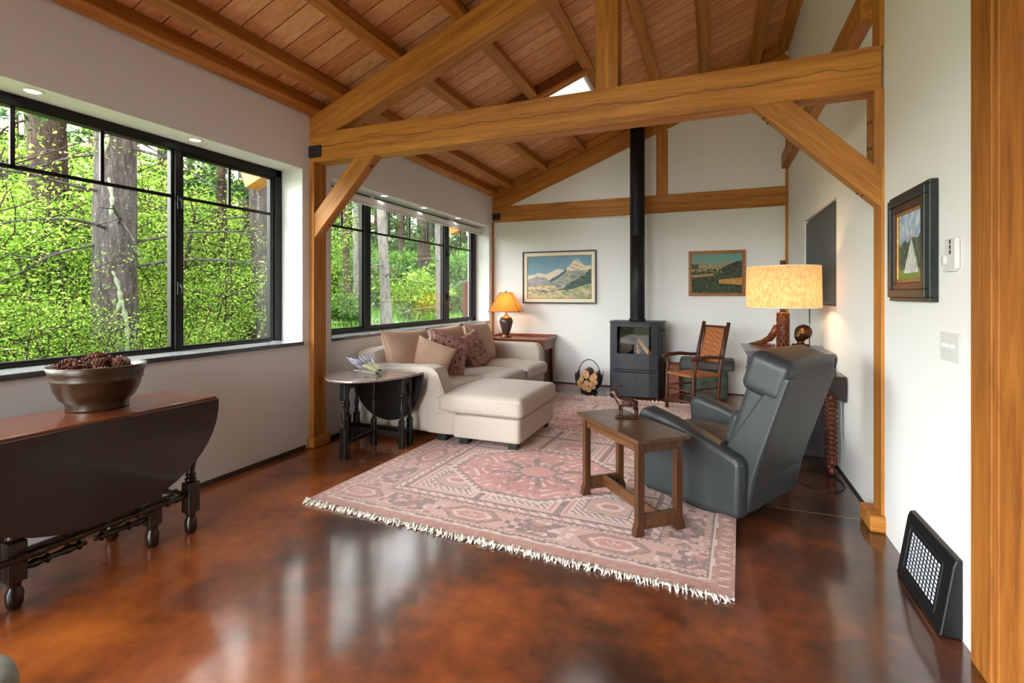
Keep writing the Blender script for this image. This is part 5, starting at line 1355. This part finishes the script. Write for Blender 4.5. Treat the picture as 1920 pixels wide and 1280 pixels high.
conifer('grey conifer trunk at the right end of the near window', spot(bd(492), 9.0), 8.5, 0.145, 0.12, 'bark1', (-0.2, 0), 8, 3.2, 6.4, 1.6, 220, 7)
conifer('slim dark sapling trunk in the right pane of the near window', spot(bd(428), 9.5), 7, 0.085, 0.05, 'bark2', (-0.25, 0), 8, 2.6, 5.8, 1.3, 200, 8, dead=3)
conifer('second slim sapling trunk in the right pane of the near window, greyer', spot(bd(462), 11.0), 7, 0.10, 0.06, 'bark1', (0.1, 0), 8, 2.4, 5.8, 1.3, 200, 9, dead=3)
conifer('leaning pale trunked tree in the middle pane of the far window', spot(bd(729), 12.5), 9, 0.135, 0.08, 'bark3', (-1.35, 0.9), 6, 3.8, 7.0, 1.5, 200, 11, dead=2)
conifer('thick dark tree trunk behind the yellow shrub, middle pane of the far window', spot(bd(795), 19.0), 9, 0.26, 0.19, 'bark2', (-0.1, 0), 12, 3.0, 6.8, 2.2, 240, 13)
conifer('pale grey trunk beside the right mullion of the far window', spot(bd(826), 14.0), 9, 0.11, 0.09, 'bark3', (-0.05, 0), 8, 3.4, 6.8, 1.6, 200, 15, dead=2)
conifer('thin leaning dark trunk in the middle pane of the far window', spot(bd(760), 22.0), 9, 0.15, 0.09, 'bark2', (-1.1, 0.6), 10, 3.2, 6.8, 1.8, 220, 17, dead=4)
conifer('dark trunk in the left pane of the far window, away from the mullion', spot(bd(653), 17.0), 9, 0.12, 0.09, 'bark2', (-0.9, 0.4), 10, 3.2, 6.8, 1.8, 220, 19, dead=4)
conifer('pale trunk in the left pane of the far window, beside the mullion', spot(bd(671), 15.0), 9, 0.11, 0.09, 'bark3', (0.0, 0), 8, 3.4, 6.8, 1.6, 200, 21, dead=3)
conifer('grey trunk rising from the bottom left corner of the far window', spot(bd(622), 9.0), 8, 0.17, 0.12, 'bark1', (-1.5, -0.9), 6, 4.5, 7, 1.4, 200, 23, dead=0)
conifer('grey trunk behind the reddish cladding at the right of the far window', spot(bd(882), 16.0), 9, 0.13, 0.1, 'bark3', (0, 0), 8, 3.4, 6.8, 1.6, 200, 25, dead=2)
# background conifers that fill the depth
b0 = conifer('background conifer among the far trees of the forest', spot(bd(560), 24), 10, 0.20, 0.10, 'bark2', (0, 0), 22, 1.4, 6.4, 2.4, 240, 31, dead=4, group='background conifers', size=0.075)
b1 = conifer('background conifer among the far trees of the forest', spot(bd(300), 22), 10, 0.17, 0.10, 'bark1', (0.2, 0), 18, 1.4, 6.2, 2.2, 240, 33, dead=6, group='background conifers', size=0.075)
k = 0
for u in list(range(-330, 560, 62)) + list(range(590, 900, 34)):
    d = 17 + 8*((u*0.618) % 1) + (4 if u > 580 else 0)
    p = spot(bd(u+20*math.sin(u)), d)
    copy_thing((b0, b1)[k % 2], p, k*1.7, None, 0.85+0.25*((u*0.37) % 1)); k += 1
for u in list(range(-320, 560, 90)) + list(range(600, 900, 50)):
    copy_thing((b0, b1)[k % 2], spot(bd(u+20*math.sin(u)), 30+6*((u*0.27) % 1)), k*1.7, None, 1.15); k += 1
# leafy thicket close to the near window
A = [shrub('leafy_shrub', 'lime green leafy shrub in the thicket outside the near window', spot(bd(120+160*i), 8.6+0.5*i), 2.7, 1.5, 9000, 0.0195, 'leafA', 'thicket shrubs outside the near window', seed=i) for i in range(3)]
k = 0
lst = []
for u, d, s in ((-330, 7.5, 1), (-230, 8.5, 1.1), (-130, 7.0, 1), (-40, 8.2, 1.05), (40, 10.0, 1.15), (150, 10.2, 1.1), (270, 9.4, 1.0), (340, 9.8, 1.1), (395, 8.4, 0.8), (455, 10.2, 1.0), (520, 10.8, 1.05), (70, 6.9, 0.62), (130, 6.7, 0.55), (300, 7.2, 0.6),
                (0, 11.5, 1.4), (90, 12.5, 1.45), (170, 12, 1.4), (250, 11.5, 1.3), (340, 12.5, 1.4), (400, 12.0, 1.3), (470, 13, 1.4), (540, 12.5, 1.3), (-120, 12, 1.4), (-260, 12, 1.4)):
    copy_thing(A[k % 3], spot(bd(u), d), k*2.1, None, s); k += 1
Bg = shrub('understory_shrub', 'fresh green understory bush between the forest trunks', spot(bd(690), 21), 2.6, 1.8, 4200, 0.055, 'leafB', 'understory bushes', seed=9)
for u, d, s in ((610, 20, 1.1), (640, 24, 1.3), (665, 19, 0.9), (720, 23, 1.2), (750, 26, 1.3), (780, 23, 1.2), (820, 21, 1.1), (850, 22, 1.2), (880, 20, 1.1), (910, 23, 1.2), (700, 28, 1.5), (760, 30, 1.6), (830, 29, 1.6), (640, 30, 1.6), (580, 24, 1.4), (520, 20, 1.3), (450, 18, 1.3), (370, 18, 1.3), (280, 17, 1.3), (200, 18, 1.4), (120, 17, 1.3), (40, 18, 1.4), (-60, 17, 1.3), (-160, 18, 1.4), (-280, 18, 1.4), (870, 29, 1.6)):
    copy_thing(Bg, spot(bd(u), d), k*1.9, None, s); k += 1
shrub('yellow_green_shrub', 'bright yellow green shrub by the path outside the far window', spot(bd(775), 16.5), 1.9, 2.3, 5000, 0.05, 'leafA', None, seed=12, stems=11)
shrub('low_shrub', 'low green shrub left of the leaning tree outside the far window', spot(bd(648), 15.0), 1.1, 1.5, 3000, 0.05, 'leafB', None, seed=14, stems=9)
shrub('low_shrub', 'low green shrub right of the stump outside the far window', spot(bd(812), 13.2), 0.7, 1.2, 2000, 0.045, 'leafB', None, seed=15, stems=9)
# grass, path, stump
def grass():
    N = 26000; x = -4.6-RNG.random(N)**1.4*16; y = 7+RNG.random(N)*18
    z = np.array([gz(a) for a in x]); ht = 0.07+0.10*RNG.random(N)
    P = np.stack([x, y, z+ht*0.8], 1); U = np.stack([RNG.normal(size=N)*0.03, RNG.normal(size=N)*0.03, ht], 1)
    a = RNG.random(N)*2*PI; W_ = np.stack([np.cos(a), np.sin(a), np.zeros(N)], 1)*(0.009+0.006*RNG.random(N))[:, None]*1.6
    return quads(P, U, W_, 'grass', M['grassM'])
tag(grass(), 'short green grass outside the far window', 'grass', kind='stuff')
pp = [spot(bd(u), 14.9+0.5*math.sin(u*.02)) for u in range(560, 930, 10)]
V = []; F = []
for i, (x, y, z) in enumerate(pp):
    V += [(x+0.35, y-0.55, gz(x+0.35)+0.10), (x-0.35, y+0.55, gz(x-0.35)+0.10)]
F = [(2*i, 2*i+1, 2*i+3, 2*i+2) for i in range(len(pp)-1)]
struct(MB().add(V, F, True).build('path', M['path']), 'pale gravel path crossing the grass outside the far window', 'path')
sp_ = spot(bd(775), 11.6)
st = thing('tree_stump', 'grey weathered tree stump in the grass outside the far window', 'stump', sp_)
trunk_mesh(0.30, 0.19, 0.19, (0, 0), 20, 6, 3).build('stump_side', M['bark3'], st)
MB().lathe([(0.0, 0.292), (0.195, 0.297)], n=20).build('cut_top', M['endgrain'], st)
# timber cladding of the house corner outside the far window
struct(MB().prism([(-4.15, -0.5), (-3.91, -0.5), (-3.91, 1.72), (-4.15, 1.645)], 7.90, 8.0).build('trim_7', M['rust'], None, 0.01), 'reddish timber cladding panel outside the right end of the far window', 'cladding')

# ================================================================== LIGHT AND CAMERA
w = bpy.data.worlds.new('overcast_sky'); SC.world = w; w.use_nodes = True
t = w.node_tree; t.nodes.clear()
o = t.nodes.new('ShaderNodeOutputWorld'); bg = t.nodes.new('ShaderNodeBackground'); tc = t.nodes.new('ShaderNodeTexCoord')
sx = t.nodes.new('ShaderNodeSeparateXYZ'); rp = t.nodes.new('ShaderNodeValToRGB')
t.links.new(tc.outputs['Generated'], sx.inputs[0]); t.links.new(sx.outputs[2], rp.inputs[0])
e = rp.color_ramp.elements; e[0].position = 0.0; e[0].color = (0.16, 0.18, 0.13, 1); e[1].position = 0.03; e[1].color = (0.80, 0.84, 0.80, 1)
x = e.new(0.5); x.color = (0.98, 0.99, 1.0, 1)
# sky glow behind and left of the room, added to brighten the interior
dt = t.nodes.new('ShaderNodeVectorMath'); dt.operation = 'DOT_PRODUCT'; t.links.new(tc.outputs['Generated'], dt.inputs[0])
dt.inputs[1].default_value = Vector((-0.50, -0.80, 0.34)).normalized()
gr = t.nodes.new('ShaderNodeMapRange'); gr.interpolation_type = 'SMOOTHSTEP'; t.links.new(dt.outputs['Value'], gr.inputs[0])
gr.inputs[1].default_value = 0.25; gr.inputs[2].default_value = 1.0; gr.inputs[3].default_value = 1.0; gr.inputs[4].default_value = GLOW
ml = t.nodes.new('ShaderNodeMath'); ml.operation = 'MULTIPLY'; t.links.new(gr.outputs[0], ml.inputs[0]); ml.inputs[1].default_value = WORLD
t.links.new(rp.outputs[0], bg.inputs[0]); t.links.new(ml.outputs[0], bg.inputs[1]); t.links.new(bg.outputs[0], o.inputs[0])
def light(name, typ, loc, energy, color, size=0.1, rot=(0, 0, 0), **kw):
    d = bpy.data.lights.new(name, typ); d.energy = energy; d.color = color
    if typ in ('POINT', 'SPOT'): d.shadow_soft_size = size
    if typ == 'AREA': d.size = size
    for k_, v_ in kw.items(): setattr(d, k_, v_)
    ob = bpy.data.objects.new(name, d); COL.objects.link(ob); ob.location = loc; ob.rotation_euler = rot
    return ob
sun = light('sun', 'SUN', (0, 0, 20), SUN, (1, 0.97, 0.9), rot=(math.radians(22), math.radians(28), 0)); sun.data.angle = 0.6
light('drum_lamp_light', 'POINT', (LX2, LY2, CZ+0.50), LAMP, (1, 0.62, 0.33), 0.04)
light('corner_lamp_light', 'POINT', (LX, LY, 0.75+0.52), LAMP*0.7, (1, 0.62, 0.30), 0.035)
for (x_, y_) in ((-3.60, 1.607), (-3.60, 2.568), (-3.57, 4.84), (-3.57, 5.70), (-3.57, 6.65)):
    light('recessed_light_beam', 'SPOT', (x_, y_, 2.57), 2.5 if y_ < 4 else 0.5, (1, 0.93, 0.84), 0.03, spot_size=2.4, spot_blend=0.6)
cam = bpy.data.cameras.new('camera'); co = bpy.data.objects.new('camera', cam); COL.objects.link(co); SC.camera = co
co.location = (0, 0, 1.42); co.rotation_euler = (PI/2, 0, TH)
cam.sensor_width = 36; cam.lens = 36*934.5/1920; cam.shift_y = -86.34/1920; cam.clip_start = 0.02; cam.clip_end = 300
vs = SC.view_settings; vs.view_transform = 'Standard'; vs.look = 'None'; vs.gamma = 1; vs.use_curve_mapping = False; vs.exposure = EXPO
SC.cycles.use_denoising = True; SC.cycles.max_bounces = 10; SC.cycles.transparent_max_bounces = 24; SC.cycles.diffuse_bounces = 5
SC.cycles.sample_clamp_indirect = 8
